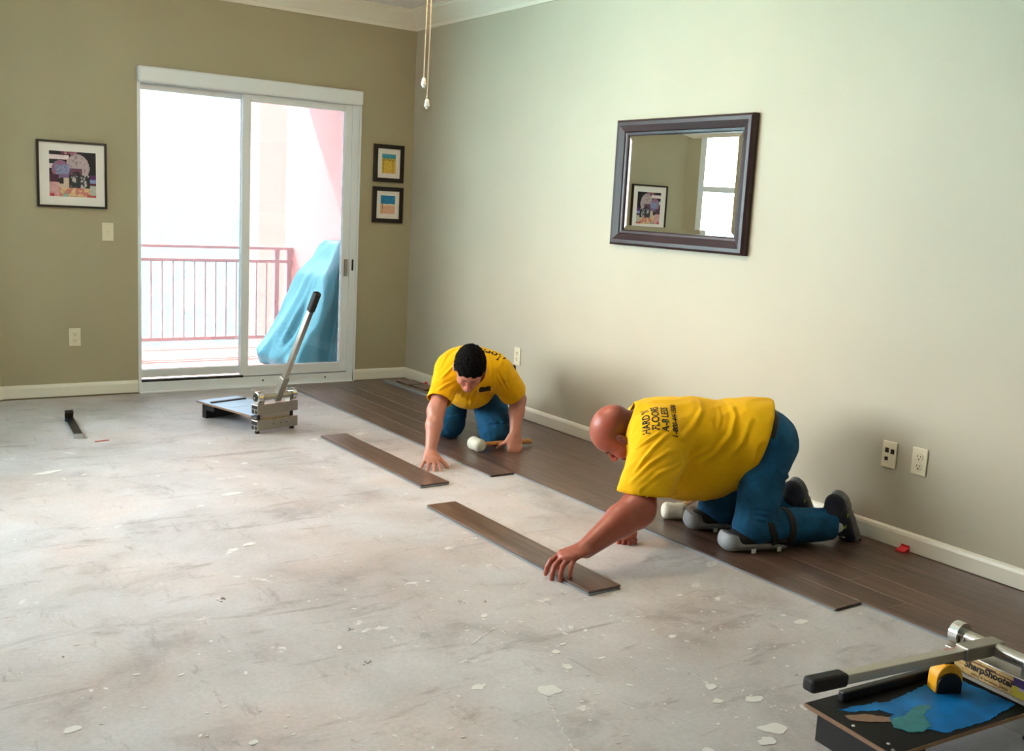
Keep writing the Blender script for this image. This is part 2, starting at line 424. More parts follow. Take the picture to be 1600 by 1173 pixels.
# ------------------------------------------------------------------ balcony
M_deck = mat('pink_deck_paint', '#e6b3a8', rough=.7, var=.05, scale=4)
M_pink = mat('salmon_stucco', '#e6bdbb', rough=.85, var=.03, scale=3, bump=.1, bscale=120)
M_pink2 = mat('terracotta_stucco', '#dcaca0', rough=.85, var=.03, scale=3, bump=.1, bscale=120)
M_rail = mat('mauve_rail_paint', '#cdb4b8', rough=.5)
DK = -.13
struct(MB().box(-3.2, .2, .15, 2.95, DK - .2, DK).build('balcony_deck', M_deck))
slab = [(.2, .15), (.2, 2.7), (-3.0, 2.7), (-3.5, 1.5), (-5.9, -.9), (-5.9, -2.6), (-5.36, -2.6), (-2.85, .15)]  # balcony ceiling, stretched out of view over the bay to block the sun
struct(MB().prism(slab, 2, 2.5, 2.75).build('balcony_ceiling_sunshade', M_pink))
struct(MB().box(.2, .5, .15, 2.93, -6, 3.2).build('balcony_side_wall', M_pink))
struct(MB().box(1.076, 2.2, 6.0, 6.5, -12, 6).build('balcony_pier', M_pink2))
YR = 2.75
rl = thing('balcony_railing', 'mauve metal balcony railing with thin upright balusters outside the glass door', 'railing', (-1.5, YR, DK))
MB().box(-3.2, .2, YR - .03, YR + .03, .808, .836).build('top_rail', M_rail, rl, bevel=.005)
MB().box(-3.2, .2, YR - .02, YR + .02, .682, .712).build('middle_rail', M_rail, rl)
MB().box(-3.2, .2, YR - .02, YR + .02, -.055, -.022).build('bottom_rail', M_rail, rl)
for x in (.165, .04, -1.62, -3.1): MB().box(x - .022, x + .022, YR - .022, YR + .022, DK, .82).build('post', M_rail, rl)
base = None
for i in range(30):
    x = -.06 - i * .0995
    if min(abs(x + 1.62), abs(x + 3.1)) < .03: continue
    if base is None:
        base = MB().box(-.0065, .0065, -.0065, .0065, -.03, .69).build('baluster', M_rail, None); base.parent = rl; c = base
    else:
        c = base.copy(); COL.objects.link(c); c.parent = rl
    c.location = (x + 1.5, 0, -DK)
M_sea = mat('pale_sea_water', '#7db3bc', spec=.1, rough=.8, var=.12, scale=.6, bump=.5, bscale=.8)
sea = MB().box(-900, 900, 8, 1500, -24.1, -24).build('sea', M_sea); sea['kind'] = 'structure'
# ------------------------------------------------------------------ laid laminate: every plank is a part of the floor
TH = .009
PWD = .1435
edges = [-.965 + PWD * k for k in range(8)]
front_end = [-2.70, -4.69] + [-9.4] * 5         # where each course stops (towards the camera)
offs = [-.32, -.85, -.12, -1.0, -.5, -.75, -.2]
PL = 1.13


def plank_mesh(x0, x1, y0, y1, z0=0.0, th=TH):
    b = .0005
    mb = MB()
    mb.prism([(x0, z0), (x1, z0), (x1, z0 + th - b), (x1 - b, z0 + th), (x0 + b, z0 + th), (x0, z0 + th - b)], 1, y0 + .0006, y1 - .0006)
    return mb


M_tongue = mat('grey_click_tongue', '#8b939b', rough=.5)
for k in range(7):
    y = -.012; x0, x1 = edges[k] + .0004, edges[k + 1] - .0004
    if k == 6: x1 = -.010
    first = True
    while y > front_end[k] + .05:
        ln = (-offs[k] + .12) if first else PL; first = False
        ye = max(y - ln, front_end[k])
        if ye - front_end[k] < .18: ye = front_end[k]
        pk = plank_mesh(x0, x1, ye, y).build('plank', M_plank, floor_s, loc=((x0 + x1) / 2, (y + ye) / 2, 0))
        if k < 3:      # the milled click tongue shows along the open edge
            MB().box(x0 - .008, x0, ye + .001, y - .001, .0012, .0052).build('click_tongue', M_tongue, pk)
            MB().box(x0 + .001, x1 - .001, ye - .004, ye, .0012, .0045).build('end_tongue', M_plankedge, pk)
        y = ye


def loose_plank(label, x0, x1, y0, y1, rot=0.0, z=0.0, group=None, L=None):
    t = thing('loose_plank', label, 'plank', ((x0 + x1) / 2, (y0 + y1) / 2, z), group, rz=rot)
    hx, hy = (x1 - x0) / 2, (y1 - y0) / 2; b = .0012; T = .015; ORG[t.name] = np.zeros(3)
    o = link_mesh('board', *(lambda m: (m.V, m.F))(MB().prism([(-hx, .0085), (hx, .0085), (hx, T - b), (hx - b, T), (-hx + b, T), (-hx, T - b)], 1, -hy, hy)), M_plank, t)
    o2 = link_mesh('backing', *(lambda m: (m.V, m.F))(MB().box(-hx - .006, hx - .003, -hy - .004, hy - .002, .0028, .0060)), M_plankpale, t)
    o3 = link_mesh('click_groove', *(lambda m: (m.V, m.F))(MB().box(-hx + .003, hx - .005, -hy + .003, hy - .003, .0060, .0085).box(-hx - .001, hx - .003, -hy - .001, hy - .002, 0, .0028)), M_plankedge, t)
    return t


loose_plank('loose brown laminate plank lying on the concrete in front of the dark-haired kneeling man', -1.392, -1.235, -2.735, -1.61, .012)
loose_plank('loose brown laminate plank on the concrete held down by the bald kneeling man', -1.517, -1.372, -4.18, -3.03, 0.0)

# cut-off strips by the back corner
cs = thing('cut_strip_stack', 'long pale-edged laminate strip lying on the new floor by the back corner', 'plank strip', (-.21, -.45, TH))
MB().obox((-.212, -.455, TH + .006), ((.05, -.99, 0), (.99, .05, 0), (0, 0, 1)), (.33, .028, .006)).build('board', M_plankpale, cs)
MB().obox((-.190, -.60, TH + .0125), ((.05, -.99, 0), (.99, .05, 0), (0, 0, 1)), (.26, .022, .0006)).build('decor_surface', M_plank, cs)
for i, (x, y, hx, hy, z) in enumerate(((-.095, -.27, .07, .085, .0), (-.085, -.47, .065, .10, .0))):
    t = thing('offcut_plank', ['short laminate offcut nearest the back corner, beside the red spacer', 'short laminate offcut lying between the kneeling man and the corner offcut'][i], 'plank offcut', (x, y, TH))
    MB().box(x - hx, x + hx, y - hy, y + hy, TH + z + .006, TH + z + .014).build('board', M_plank, t)
    MB().box(x - hx - .004, x + hx - .003, y - hy, y + hy, TH + z, TH + z + .006).build('backing', M_plankedge, t)

M_red = mat('red_spacer_plastic', '#cf2230', rough=.35)
for (y, lab) in ((-.36, 'small red plastic spacer wedged at the baseboard near the back corner'), (-4.40, 'small red plastic spacer against the baseboard below the wall sockets')):
    t = tag(MB().prism([(-.052, TH), (-.016, TH), (-.016, TH + .018), (-.045, TH + .007), (-.052, TH + .007)], 1, y - .02, y + .02).box(-.0165, -.0145, y - .02, y + .02, TH, TH + .026)
            .build('flooring_spacer', M_red, None, bevel=.001, loc=(-.035, y, TH)), lab, 'spacer')
for y in (-2.06, -1.86):
    pass

# ------------------------------------------------------------------ paint and plaster spatter on the slab
M_spat = mat('dried_plaster', '#dcd8d3', rough=.7)
def blob(mb, cx, cy, r, el=1.0, ang=0.0, n=14, z=.0012):
    n = 26 if r > .012 else n; rr = [r * (.55 + .65 * rng.random()) for _ in range(n)]
    rr = [(rr[i - 1] + 1.6 * rr[i] + rr[(i + 1) % n]) / 3.6 for i in range(n)]
    pts = []
    for i in range(n):
        q = 2 * math.pi * i / n; x = rr[i] * math.cos(q) * el; y = rr[i] * math.sin(q)
        pts.append((cx + x * math.cos(ang) - y * math.sin(ang), cy + x * math.sin(ang) + y * math.cos(ang)))
    mb.prism(pts, 2, 0.0003, z)


def on_floor(px, py):
    d = _f + (px - 800) / FPX * _r - (py - 586.5) / FPX * _u; t = -CAM[2] / d[2]; q = CAM + t * d; return q[0], q[1]


mb = MB()
for px, py, r, el, a in ((886, 1041, .024, 1.0, 0), (868, 1018, .018, 1.1, .2), (858, 1078, .040, 1.1, .5), (748, 1073, .022, 1.3, 0), (1112, 1072, .022, 1.3, .4), (1122, 1095, .020, 1.2, 0),
                         (1180, 1092, .024, 1.6, -.5), (1208, 1138, .034, 1.5, -.6), (1198, 1158, .026, 1.3, 0), (1051, 994, .016, 1.4, .2), (1251, 971, .022, 1.6, 0), (1122, 936, .012, 2.2, .8),
                         (1062, 930, .010, 2, 0), (1106, 1172, .02, 1, 0), (756, 962, .014, 1.6, .4), (112, 1140, .024, 1.4, 0), (397, 1160, .015, 1.2, .5), (530, 1012, .009, 2, 1.1), (915, 985, .010, 2.2, .7),
                         (1224, 961, .010, 1.3, 0), (940, 1028, .007, 3, 0), (880, 1006, .009, 2, 0), (75, 738, .03, 3, .3), (390, 850, .02, 2, .3), (360, 772, .025, 3, .2), (1230, 1041, .008, 1, 0), (400, 756, .012, 1.6, .2)):
    x, y = on_floor(px, py); blob(mb, x, y, r * .82, el, a)
# crack-like plaster trails
def trail(mb, pts, w):
    P = [np.array([*on_floor(*p), 0]) for p in pts]
    for i in range(len(P) - 1):
        d = P[i + 1] - P[i]; n = max(2, int(np.linalg.norm(d) / .012)); s = unit([-d[1], d[0], 0])
        for j in range(n):
            q = P[i] + d * (j + .5) / n + s * rng.uniform(-.003, .003); blob(mb, q[0], q[1], w * rng.uniform(.6, 1.3), 1.9, math.atan2(d[1], d[0]), n=7)


trail(mb, [(852, 1085), (866, 1112), (878, 1140), (896, 1170)], .0035)
trail(mb, [(864, 1082), (866, 1112)], .0025)
trail(mb, [(1070, 1045), (1110, 1070), (1170, 1085), (1210, 1106), (1240, 1114)], .0028)
trail(mb, [(738, 1006), (776, 978), (790, 990)], .003)
for _ in range(330):
    px = rng.uniform(20, 1330); py = 1173 - 400 * (rng.random() ** 1.2)
    if rng.random() < .55: px = rng.gauss(950, 190); py = rng.gauss(1000, 80)
    x, y = on_floor(px, py)
    if x > -1.03 or y < -6.2: continue
    blob(mb, x, y, rng.uniform(.0016, .0055), rng.uniform(1, 2.4), rng.uniform(0, 3), n=7)
sp = mb.build('plaster_spatter', M_spat, floor_s); sp['kind'] = 'stuff'
M_smut = mat('dark_glue_residue', '#77706a', rough=.8)
mb = MB()
for px, py, r in ((722, 942, .012), (345, 936, .011), (548, 983, .006), (575, 1035, .008), (98, 1026, .003), (122, 1008, .004), (760, 940, .005), (1245, 1055, .004)):
    x, y = on_floor(px, py)
    for _ in range(9): blob(mb, x + rng.gauss(0, r), y + rng.gauss(0, r * .8), r * rng.uniform(.1, .33), 1.7, rng.uniform(0, 3), n=7)
sp = mb.build('glue_residue', M_smut, floor_s); sp['kind'] = 'stuff'

# flat pry bar and red scrap left on the slab
pb = thing('pry_bar', 'small black hooked pull bar lying alone on the concrete left of the cutter', 'pry bar', (-2.56, -.95, 0))
e0 = np.array([-2.545, -.72, 0.0]); e1 = np.array([-2.585, -1.16, 0.0]); dd = unit(e1 - e0); sd = np.array([-dd[1], dd[0], 0])
MB().obox((e0 + e1) / 2 + [0, 0, .022], (dd, sd, (0, 0, 1)), (.22, .022, .003)).build('bar', mat('blued_steel', '#23323a', rough=.3, metal=.7), pb)
MB().obox(e0 + [0, 0, .030], (dd, sd, (0, 0, 1)), (.004, .022, .034)).obox(e0 + dd * .02 + [0, 0, .055], (dd, sd, (0, 0, 1)), (.02, .022, .003)).build('hook', M_dark, pb)
MB().obox(e1 + [0, 0, .012], (dd, sd, (0, 0, 1)), (.004, .024, .013)).build('lip', mat('bare_steel', '#c8c8c8', rough=.3, metal=.8), pb)
scr = MB().obox((*on_floor(159, 689), .002), ((.97, .2, 0), (-.2, .97, 0), (0, 0, 1)), (.036, .008, .0016))
tag(scr.build('paper_scrap', mat('red_scrap', '#c06a5c', rough=.8), None, loc=(*on_floor(159, 689), 0)), 'tiny red paper scrap on the concrete right of the pull bar', 'scrap')

# ------------------------------------------------------------------ framed things on the walls
M_frame = mat('black_picture_frame', '#15130f', rough=.3)
M_mount = mat('white_mount_board', '#ece6dd', rough=.8)


def picture(label, x0, x1, z0, z1, fw, art, n, k, frac, depth=.022):
    t = thing('framed_picture', label, 'picture', ((x0 + x1) / 2, 0, (z0 + z1) / 2))
    f = MB()
    for a in ((x0, x0 + fw, z0, z1), (x1 - fw, x1, z0, z1), (x0 + fw, x1 - fw, z0, z0 + fw), (x0 + fw, x1 - fw, z1 - fw, z1)): f.box(a[0], a[1], -depth, -.001, a[2], a[3])
    f.build('frame', M_frame, t, bevel=.002)
    MB().box(x0 + fw, x1 - fw, -.012, -.004, z0 + fw, z1 - fw).build('mount', M_mount, t)
    w, h = x1 - x0, z1 - z0; a0, a1, c0, c1 = frac
    paint('print', M_print, t, (x0 + w * a0, -.0128, z0 + h * c0), (w * (a1 - a0), 0, 0), (0, 0, h * (c1 - c0)), n, k, art)
    return t


def hx(s): s = s.lstrip('#'); return tuple(int(s[i:i + 2], 16) / 255 for i in (0, 2, 4))


def nz2(u, v, s): return noise.noise(Vector((u * s, v * s, 3.3)))


def art_collage(u, v):
    w = 1 - v     # from the top
    c = hx('#151320')
    n = nz2(u, w, 9); n2 = nz2(u + 5, w, 22)
    if w < .55 and u < .42:
        c = hx('#e6cfd0') if (.09 < w < .19 or .28 < w < .39) else hx('#171019')
    if w < .07 and .25 < u < .6: c = hx('#a8707c') if n2 > 0 else hx('#6b3446')
    if ((u - .60) / .26) ** 2 + ((w - .36) / .31) ** 2 < 1 and w < .56 and u < .87:
        c = hx('#b9a3a3') if n2 < .25 else hx('#8f7b80')
        if w > .36 and u < .7: c = hx('#6a3f56')
    if ((u - .24) / .19) ** 2 + ((w - .4) / .2) ** 2 < 1:
        c = hx('#9d5f77') if w < .3 or u < .14 else hx('#8a8fae')
        if n2 > .2: c = hx('#6d6f93')
    if w > .52 and u < .2: c = hx('#4a2038')
    if w > .5 and .2 <= u < .42: c = hx('#7d5f85') if w < .58 else hx('#c9b09a')
    if w > .58 and .14 < u < .3 and w < .72 and (u - .14) > (abs(w - .65) * 1.2): c = hx('#1a1518')
    if w > .52 and .42 <= u < .85:
        c = hx('#bfb3ae') if n2 < .02 else hx('#3b3c40')
        if n < -.12: c = hx('#26292c')
    if ((u - .58) / .085) ** 2 + ((w - .52) / .085) ** 2 < 1 and not (((u - .55) / .05) ** 2 + ((w - .55) / .06) ** 2 < 1): c = hx('#20262a')
    if .56 < u < .66 and .55 < w < .8: c = hx('#2a3034')
    if w > .80: c = hx('#d8b287') if n < .15 else hx('#c77f6f')
    if w > .68 and u < .2: c = hx('#cf9a98')
    if w > .93: c = hx('#c9474d') if (u < .1 or u > .8) else (hx('#8fae9d') if .28 < u < .4 else c)
    if u > .86:
        c = hx('#12131f') if w < .5 else (hx('#5a2a6a') if w < .6 else (hx('#8b93c9') if w < .68 else (hx('#5a2038') if w < .73 else hx('#b9bdae'))))
    if w > .95 and u > .8: c = hx('#b8574f')
    k = 1 + .10 * n2; return tuple(min(1, q * k) for q in c)


def art_yellow(u, v):
    w = 1 - v; n = nz2(u, w, 14)
    if w < .24 + .04 * n: c = hx('#3f93a5')
    elif w < .38: c = hx('#5d5b2a') if n > 0 else hx('#d8b042')
    else: c = hx('#d9b547') if n < .22 else hx('#c9a13a')
    if abs(u - .12) < .025 and w > .25: c = hx('#8a7430')
    if abs(u - .8) < .03 and w > .3 and n > -.2: c = hx('#a98c3a')
    return c


def art_blue(u, v):
    w = 1 - v; n = nz2(u, w, 12)
    if w < .46 + .03 * n: c = hx('#1f7fb4') if n < .25 else hx('#2a94c0')
    elif w < .54: c = hx('#e9d9bf')
    else: c = hx('#dfae90') if n < .2 else hx('#d49f82')
    if u < .17 and w > .46: c = hx('#c79f6a')
    if abs(u - .15) < .02 and .2 < w < .75: c = hx('#39424a')
    return c


picture('large square framed collage print in thin black frame left of the glass door', -2.566, -2.163, 1.188, 1.588, .013, art_collage, 60, 60, (.175, .84, .165, .845))
picture('upper of two small black framed prints beside the corner, yellow under a teal band', -.322, -.079, 1.466, 1.734, .030, art_yellow, 30, 30, (.27, .73, .24, .75))
picture('lower of two small black framed prints beside the corner, blue over pink', -.322, -.076, 1.174, 1.432, .030, art_blue, 30, 30, (.26, .74, .25, .76))

# mirror on the right wall, frame with sloping profile and bevelled glass
M_mframe = mat('dark_mahogany', '#2a1316', rough=.38, var=.25, scale=5, stretch=(1, 1, 1), bump=.05, bscale=60)
mir = thing('wall_mirror', 'rectangular wall mirror in a wide dark mahogany frame on the right wall', 'mirror', (0, -2.87, 1.495))
Y0, Y1, Z0, Z1 = -3.372, -2.372, 1.160, 1.830
prof = [(0, .0), (0, .030), (.012, .040), (.030, .040), (.062, .026), (.066, .020), (.078, .018), (.084, .014), (.084, .0)]
V = []; F = []
corn = [(Y0, Z0, 1, 1), (Y1, Z0, -1, 1), (Y1, Z1, -1, -1), (Y0, Z1, 1, -1)]
for (cy, cz, sy, sz) in corn:
    for p, h in prof: V.append((-h - .001, cy + sy * p, cz + sz * p))
npf = len(prof)
for k in range(4):
    a, b = k * npf, ((k + 1) % 4) * npf
    for i in range(npf - 1): F.append((a + i, a + i + 1, b + i + 1, b + i))
fr = MB(); fr.V = V; fr.F = F; fro = fr.build('frame', M_mframe, mir, bevel=0)
M_mirror = mat('silvered_mirror', (.86, .90, .90), rough=.0, metal=1.0)
gy0, gy1, gz0, gz1 = Y0 + .083, Y1 - .083, Z0 + .083, Z1 - .083; bv = .026
V = [(-.010, gy0, gz0), (-.010, gy1, gz0), (-.010, gy1, gz1), (-.010, gy0, gz1),
     (-.0125, gy0 + bv, gz0 + bv), (-.0125, gy1 - bv, gz0 + bv), (-.0125, gy1 - bv, gz1 - bv), (-.0125, gy0 + bv, gz1 - bv)]
link_mesh('mirror_glass', V, [(4, 5, 6, 7), (0, 1, 5, 4), (1, 2, 6, 5), (2, 3, 7, 6), (3, 0, 4, 7)], M_mirror, mir)

# ------------------------------------------------------------------ wall plates
M_slot = mat('socket_slot', '#2b2620', rough=.6)


def plate(name, label, cat, P, axis, kind):
    """axis 'b' : on the back wall (faces -y), 'r' : on the right wall (faces -x). P = centre on the wall"""
    t = thing(name, label, cat, P)
    if axis == 'b': U = np.array([1., 0, 0]); N = np.array([0, -1., 0])
    else: U = np.array([0, -1., 0]); N = np.array([-1., 0, 0])
    W = np.array([0, 0, 1.]); P = np.array(P, float)
    MB().obox(P + N * .0035, (U, W, N), (.035, .057, .0033)).build('face_plate', M_plate, t, bevel=.003)
    if kind == 'outlet':
        for s in (-1, 1):
            c = P + W * .0195 * s + N * .007
            r = MB().lathe(c, N, [(0, .0165), (.002, .0165), (.0025, .015)], 18).build('socket', M_plate, t)
            for q in (-.0065, .0065): MB().obox(c + U * q + W * .003 + N * .0028, (U, W, N), (.0012, .0045, .0006)).build('slot', M_slot, r)
            MB().obox(c - W * .0085 + N * .0028, (U, W, N), (.0025, .0022, .0006)).build('slot', M_slot, r)
    elif kind == 'switch':
        MB().obox(P + N * .007, (U, W, N), (.0055, .0125, .0012)).build('switch_surround', M_plate, t)
        MB().obox(P + N * .011 + W * .004, (U, unit(W + N * .5), unit(N - W * .5)), (.004, .006, .004)).build('toggle', M_plate, t, bevel=.001)
    else:
        for u, w, a, b in ((-.011, .018, .0085, .010), (.016, .016, .0085, .010), (-.011, -.018, .0075, .0075)):
            MB().obox(P + U * u + W * w + N * .0070, (U, W, N), (a, b, .0012)).build('jack_port', M_slot, t)
    for s in ((-1, 1) if kind != 'outlet' else (0,)):
        MB().lathe(P + W * s * (.045 if kind == 'jack' else .030) + N * .0066, N, [(0, .003), (.0012, .0025)], 8).build('screw', M_plate, t)
    return t


plate('wall_outlet', 'almond double socket low on the wall left of the glass door', 'outlet', (-2.364, 0, .383), 'b', 'outlet')
plate('light_switch', 'almond light switch below and right of the large collage picture', 'switch', (-2.159, 0, 1.047), 'b', 'switch')
plate('data_outlet', 'almond wall plate with three small dark jack ports, left of the double socket', 'wall plate', (0, -4.268, .388), 'r', 'jack')
plate('wall_outlet', 'almond double socket on the right wall beside the jack plate', 'outlet', (0, -4.411, .391), 'r', 'outlet')
plate('wall_outlet', 'pale double socket on the right wall just behind the dark-haired man', 'outlet', (0, -1.494, .395), 'r', 'outlet')

# ------------------------------------------------------------------ ceiling fan (above the frame) and its pull chains
M_fan = mat('white_fan_enamel', '#e8e4da', rough=.35)
FX, FY = -1.60, -2.98
fan = thing('ceiling_fan', 'white ceiling fan whose two pull chains hang before the right wall', 'fan', (FX, FY, CZ))
MB().lathe((FX, FY, CZ), (0, 0, -1), [(0, .07), (.02, .07), (.04, .03), (.06, .02), (.10, .02), (.11, .10), (.15, .13), (.20, .12), (.23, .07), (.25, .05)], 24).build('motor', M_fan, fan, smooth=True)
for k in range(5):
    q = 2 * math.pi * k / 5 + .55; d = np.array([math.cos(q), math.sin(q), 0]); s = np.array([-d[1], d[0], .12])
    MB().obox(np.array([FX, FY, CZ - .17]) + d * .40, (d, s, (0, 0, 1)), (.26, .06, .004)).build('blade', M_fan, fan, bevel=.003)
bm_ = MB().lathe((FX, FY, CZ - .26), (0, 0, -1), [(0, .06), (.01, .10), (.03, .105), (.035, .10)], 24).build('lamp_collar', M_fan, fan, smooth=True)
M_ch = mat('pale_brass_chain', '#cdb48c', rough=.4, metal=.3); M_pull = mat('white_pull', '#f1efe8', rough=.4)
for (px, py, zt, lab) in ((662, 130, 1.0, ''), (667, 163, 1.0, '')):
    d = _f + (px - 800) / FPX * _r - (py - 586.5) / FPX * _u
    t_ = 4.36 / math.hypot(d[0], d[1]); q = CAM + d * t_
    top = np.array([q[0] + .0, q[1], CZ - .27])
    ch = MB().path([q + [0, 0, .02], (q + top) / 2 + [.003, 0, 0], top], .0022, 6).build('pull_chain', M_ch, fan)
    MB().lathe(q + [0, 0, .022], (0, 0, -1), [(0, .003), (.006, .008), (.016, .0085), (.024, .011), (.030, .011), (.033, .006), (.040, .005)], 12).build('pull_knob', M_pull, ch, smooth=True)

# ------------------------------------------------------------------ plank cutters
M_board = mat('black_board_face', '#0d0f10', spec=.2, rough=.6, var=.1, scale=20)
M_ply = mat('board_edge', '#8a6a52', rough=.8, var=.1, scale=60)
M_blue = mat('worn_blue_sheet', '#0a6cae', spec=.2, rough=.5, var=.4, scale=9, bump=.15, bscale=30)
M_bluep = mat('pale_blue_sheet', '#a9c8e6', rough=.4, var=.06, scale=9)
M_grip = mat('black_foam_grip', '#0e0f11', rough=.7)
M_chrome = mat('bright_steel', '#d5d5d2', rough=.15, metal=1.0)


def cutter(label, loc, rz, hdir, detail):
    t = thing('laminate_cutter', label, 'cutter', loc, None, rz)
    HW = .14
    def cbeam(z0, z1, nm, w=.030):      # aluminium beam; dark end plates stand for shade inside its hollows
        o = MB().box(-w, w, -HW, HW, z0, z1).build(nm, M_steel_d, t, bevel=.003)
        for sy in (-1, 1):
            MB().box(-w + .006, -.004, sy * HW - .001, sy * HW + .001, z0 + .007, (z0 + z1) / 2 - .003).box(-w + .006, w - .006, sy * HW - .001, sy * HW + .001, (z0 + z1) / 2 + .003, z1 - .007).box(.004, w - .006, sy * HW - .001, sy * HW + .001, z0 + .007, (z0 + z1) / 2 - .003).build('end_cavity_shade', M_dark, o)
        return o
    lo = cbeam(.018, .078, 'lower_beam'); up = cbeam(.110, .168, 'upper_beam')
    for y in (-.03, .02, .06): MB().tube((.029, y, .05), (.0315, y, .05), .0035, n=8).build('bolt', M_dark, lo)
    for y in (-.115, .115):
        MB().tube((0, y, .07), (0, y, .12), .011, n=14).build('guide_post', M_dark, t)
        MB().lathe((.0, y * 1.05, .0), (0, 0, 1), [(0, .014), (.012, .014), (.019, .010)], 12).build('foot', M_dark, t)
    MB().box(-.006, .006, -.10, .10, .078, .112).build('blade', M_steel, t)
    ax_z = .205
    MB().tube((0, -.125, ax_z), (0, .125, ax_z), .018, n=20).build('axle', M_steel, t, smooth=True)
    for sy in (-1, 1):
        c = np.array([0, sy * .118, ax_z])
        w = MB().lathe(c - [0, sy * .014, 0], (0, sy, 0), [(0, .034), (.028, .034), (.030, .031), (.030, .022), (.018, .020)], 26).build('cam_wheel', M_chrome, t, smooth=True)
        MB().lathe(c + [0, sy * .004, 0], (0, sy, 0), [(0, .020), (.010, .020)], 16).build('hub', M_dark, w)
        MB().lathe(c + [0, sy * .012, 0], (0, sy, 0), [(0, .008), (.012, .007)], 6).build('hub_nut', M_chrome, w)
        MB().box(-.020, .020, sy * .095 - .006, sy * .095 + .006, .166, .205).build('axle_bracket', M_steel_d, t)
    # handle
    h = unit(hdir); y = np.array([0, 1., 0]); a0 = np.array([0, .02, ax_z])
    s0 = a0 - h * .03; s1 = a0 + h * .125
    MB().obox((s0 + s1) / 2, (h, y, np.cross(h, y)), (.078, .021, .019)).build('handle_socket', M_steel_d, t, bevel=.003)
    b0 = a0 + h * .10; b1 = a0 + h * .60; b2 = a0 + h * .70
    MB().obox((b0 + b1) / 2, (h, y, np.cross(h, y)), (.25, .015, .013)).build('handle_bar', M_steel, t, bevel=.002)
    MB().obox((b1 + b2) / 2 - h * .012, (h, y, np.cross(h, y)), (.062, .020, .018)).build('grip', M_grip, t, bevel=.009)
    # table board on its leg
    bd = MB().box(-.565, -.030, -HW, HW, .088, .1).build('board', M_board if detail else M_bluep, t)
    MB().box(-.567, -.030, -HW - .002, -HW, .089, .099).box(-.567, -.030, HW, HW + .002, .089, .099).box(-.569, -.565, -HW - .002, HW + .002, .089, .099).build('board_edge', M_ply, bd)
    MB().box(-.54, -.50, -HW + .02, HW - .02, .0, .088).box(-.54, -.42, -HW + .02, -HW + .035, .05, .088).box(-.54, -.42, HW - .035, HW - .02, .05, .088).build('leg', M_dark, t)
    return t, bd, up


c1, b1_, u1_ = cutter('laminate plank cutter with upright handle standing on the concrete before the glass door', (-1.565, -1.345, 0), math.radians(-74.3), (.47, 0, .88), False)
MB().box(-.50, -.27, -.11, .10, .1, .1012).build('blue_sheet', M_bluep, b1_)
MB().box(-.46, -.44, -.12, .12, .1, .108).build('fence_bar', M_dark, b1_)
c2, b2_, u2_ = cutter('laminate plank cutter in the near right corner, handle folded down over its black board', (-1.085, -5.415, 0), math.radians(-4.5), (-1, 0, .035), True)
# worn blue covering with ragged ends, black fence strip, tan label plate
ragged = [(-.40, -.085), (-.445, -.02), (-.40, .0), (-.42, .03), (-.50, .055), (-.515, .075), (-.39, .062), (-.36, .05), (-.2, .075), (-.06, .085), (-.045, -.10), (-.2, -.128), (-.36, -.125), (-.375, -.10)]
def tear(poly, amp, n=6, close=True):
    out = []
    for i in range(len(poly)):
        a = np.array(poly[i]); b_ = np.array(poly[(i + 1) % len(poly)]); nn = max(1, int(np.linalg.norm(b_ - a) / .010))
        for j in range(nn):
            q = a + (b_ - a) * j / nn; out.append((q[0] + rng.uniform(-amp, amp), q[1] + rng.uniform(-amp, amp)))
    return out


MB().prism(tear(ragged, .0035), 2, .1, .1015).build('blue_sheet', M_blue, b2_)
M_teal = mat('torn_teal_layer', '#1f7a80', rough=.5, var=.2, scale=30)
MB().prism(tear([(-.455, -.055), (-.43, -.02), (-.37, -.015), (-.30, .005), (-.27, -.01), (-.33, -.04), (-.36, -.085), (-.41, -.10), (-.44, -.08)], .004), 2, .1002, .1019).build('torn_layer', M_teal, b2_)
MB().prism(tear([(-.525, .045), (-.53, .02), (-.50, .0), (-.44, -.03), (-.425, -.01), (-.47, .03)], .002), 2, .1002, .1017).build('bare_patch', M_ply, b2_)
MB().box(-.475, -.03, .098, .118, .1, .128).build('fence_bar', M_dark, b2_, bevel=.004)
for x, y in ((-.545, .0), (-.535, -.10), (-.548, -.125)): MB().lathe((x, y, .1), (0, 0, 1), [(0, .005), (.0015, .004)], 10).build('screw', M_chrome, b2_)


def art_label(u, v):
    n = nz2(u * 4, v, 5); c = hx('#c9a66a') if n < .2 else hx('#b98e52')
    if abs(v - (.92 - .25 * u)) < .05: c = hx('#5c3320')
    if u > .80: c = hx('#3b2a63') if v > .55 else hx('#c2b23a')
    if u > .86 and .4 < v < .6: c = hx('#b7a6bd')
    return c


lw = .26
paint('label_plate', M_print, c2, (-.0312, .13, .113), (0, -lw, 0), (0, 0, .052), 60, 14, art_label)
M_ink = mat('black_ink', '#16120f', rough=.6)
for txt, size, zc, yc in (('SharpShooter', .027, .134, -.005), ('siding & laminate cutter', .012, .119, -.01)):
    TV, TF = text_mesh(txt, size, shear=.15, bold=.0010 if size > .02 else 0)
    VV = [(-.0318, yc - x, zc + y) for x, y, z in TV]
    link_mesh('lettering', VV, TF, M_ink, c2)
hb = np.array([-.22, .02, .2265])
TV, TF = text_mesh('BULLET', .016)
link_mesh('red_lettering', [(-.17 - x * -1.0 - .0, .02 + y - .005, .2305) for x, y, z in TV], TF, M_red, c2)

# ------------------------------------------------------------------ tape measure standing on the near cutter's board
M_yel = mat('tape_yellow', '#f0a81c', rough=.4)
tp = np.array([-1.235, -5.365, .1015])
tm = thing('tape_measure', 'black and yellow tape measure standing on the blue sheet of the near cutter', 'tape measure', tuple(tp))
d_ = unit([.90, -.44, 0]); s_ = np.array([-d_[1], d_[0], 0])


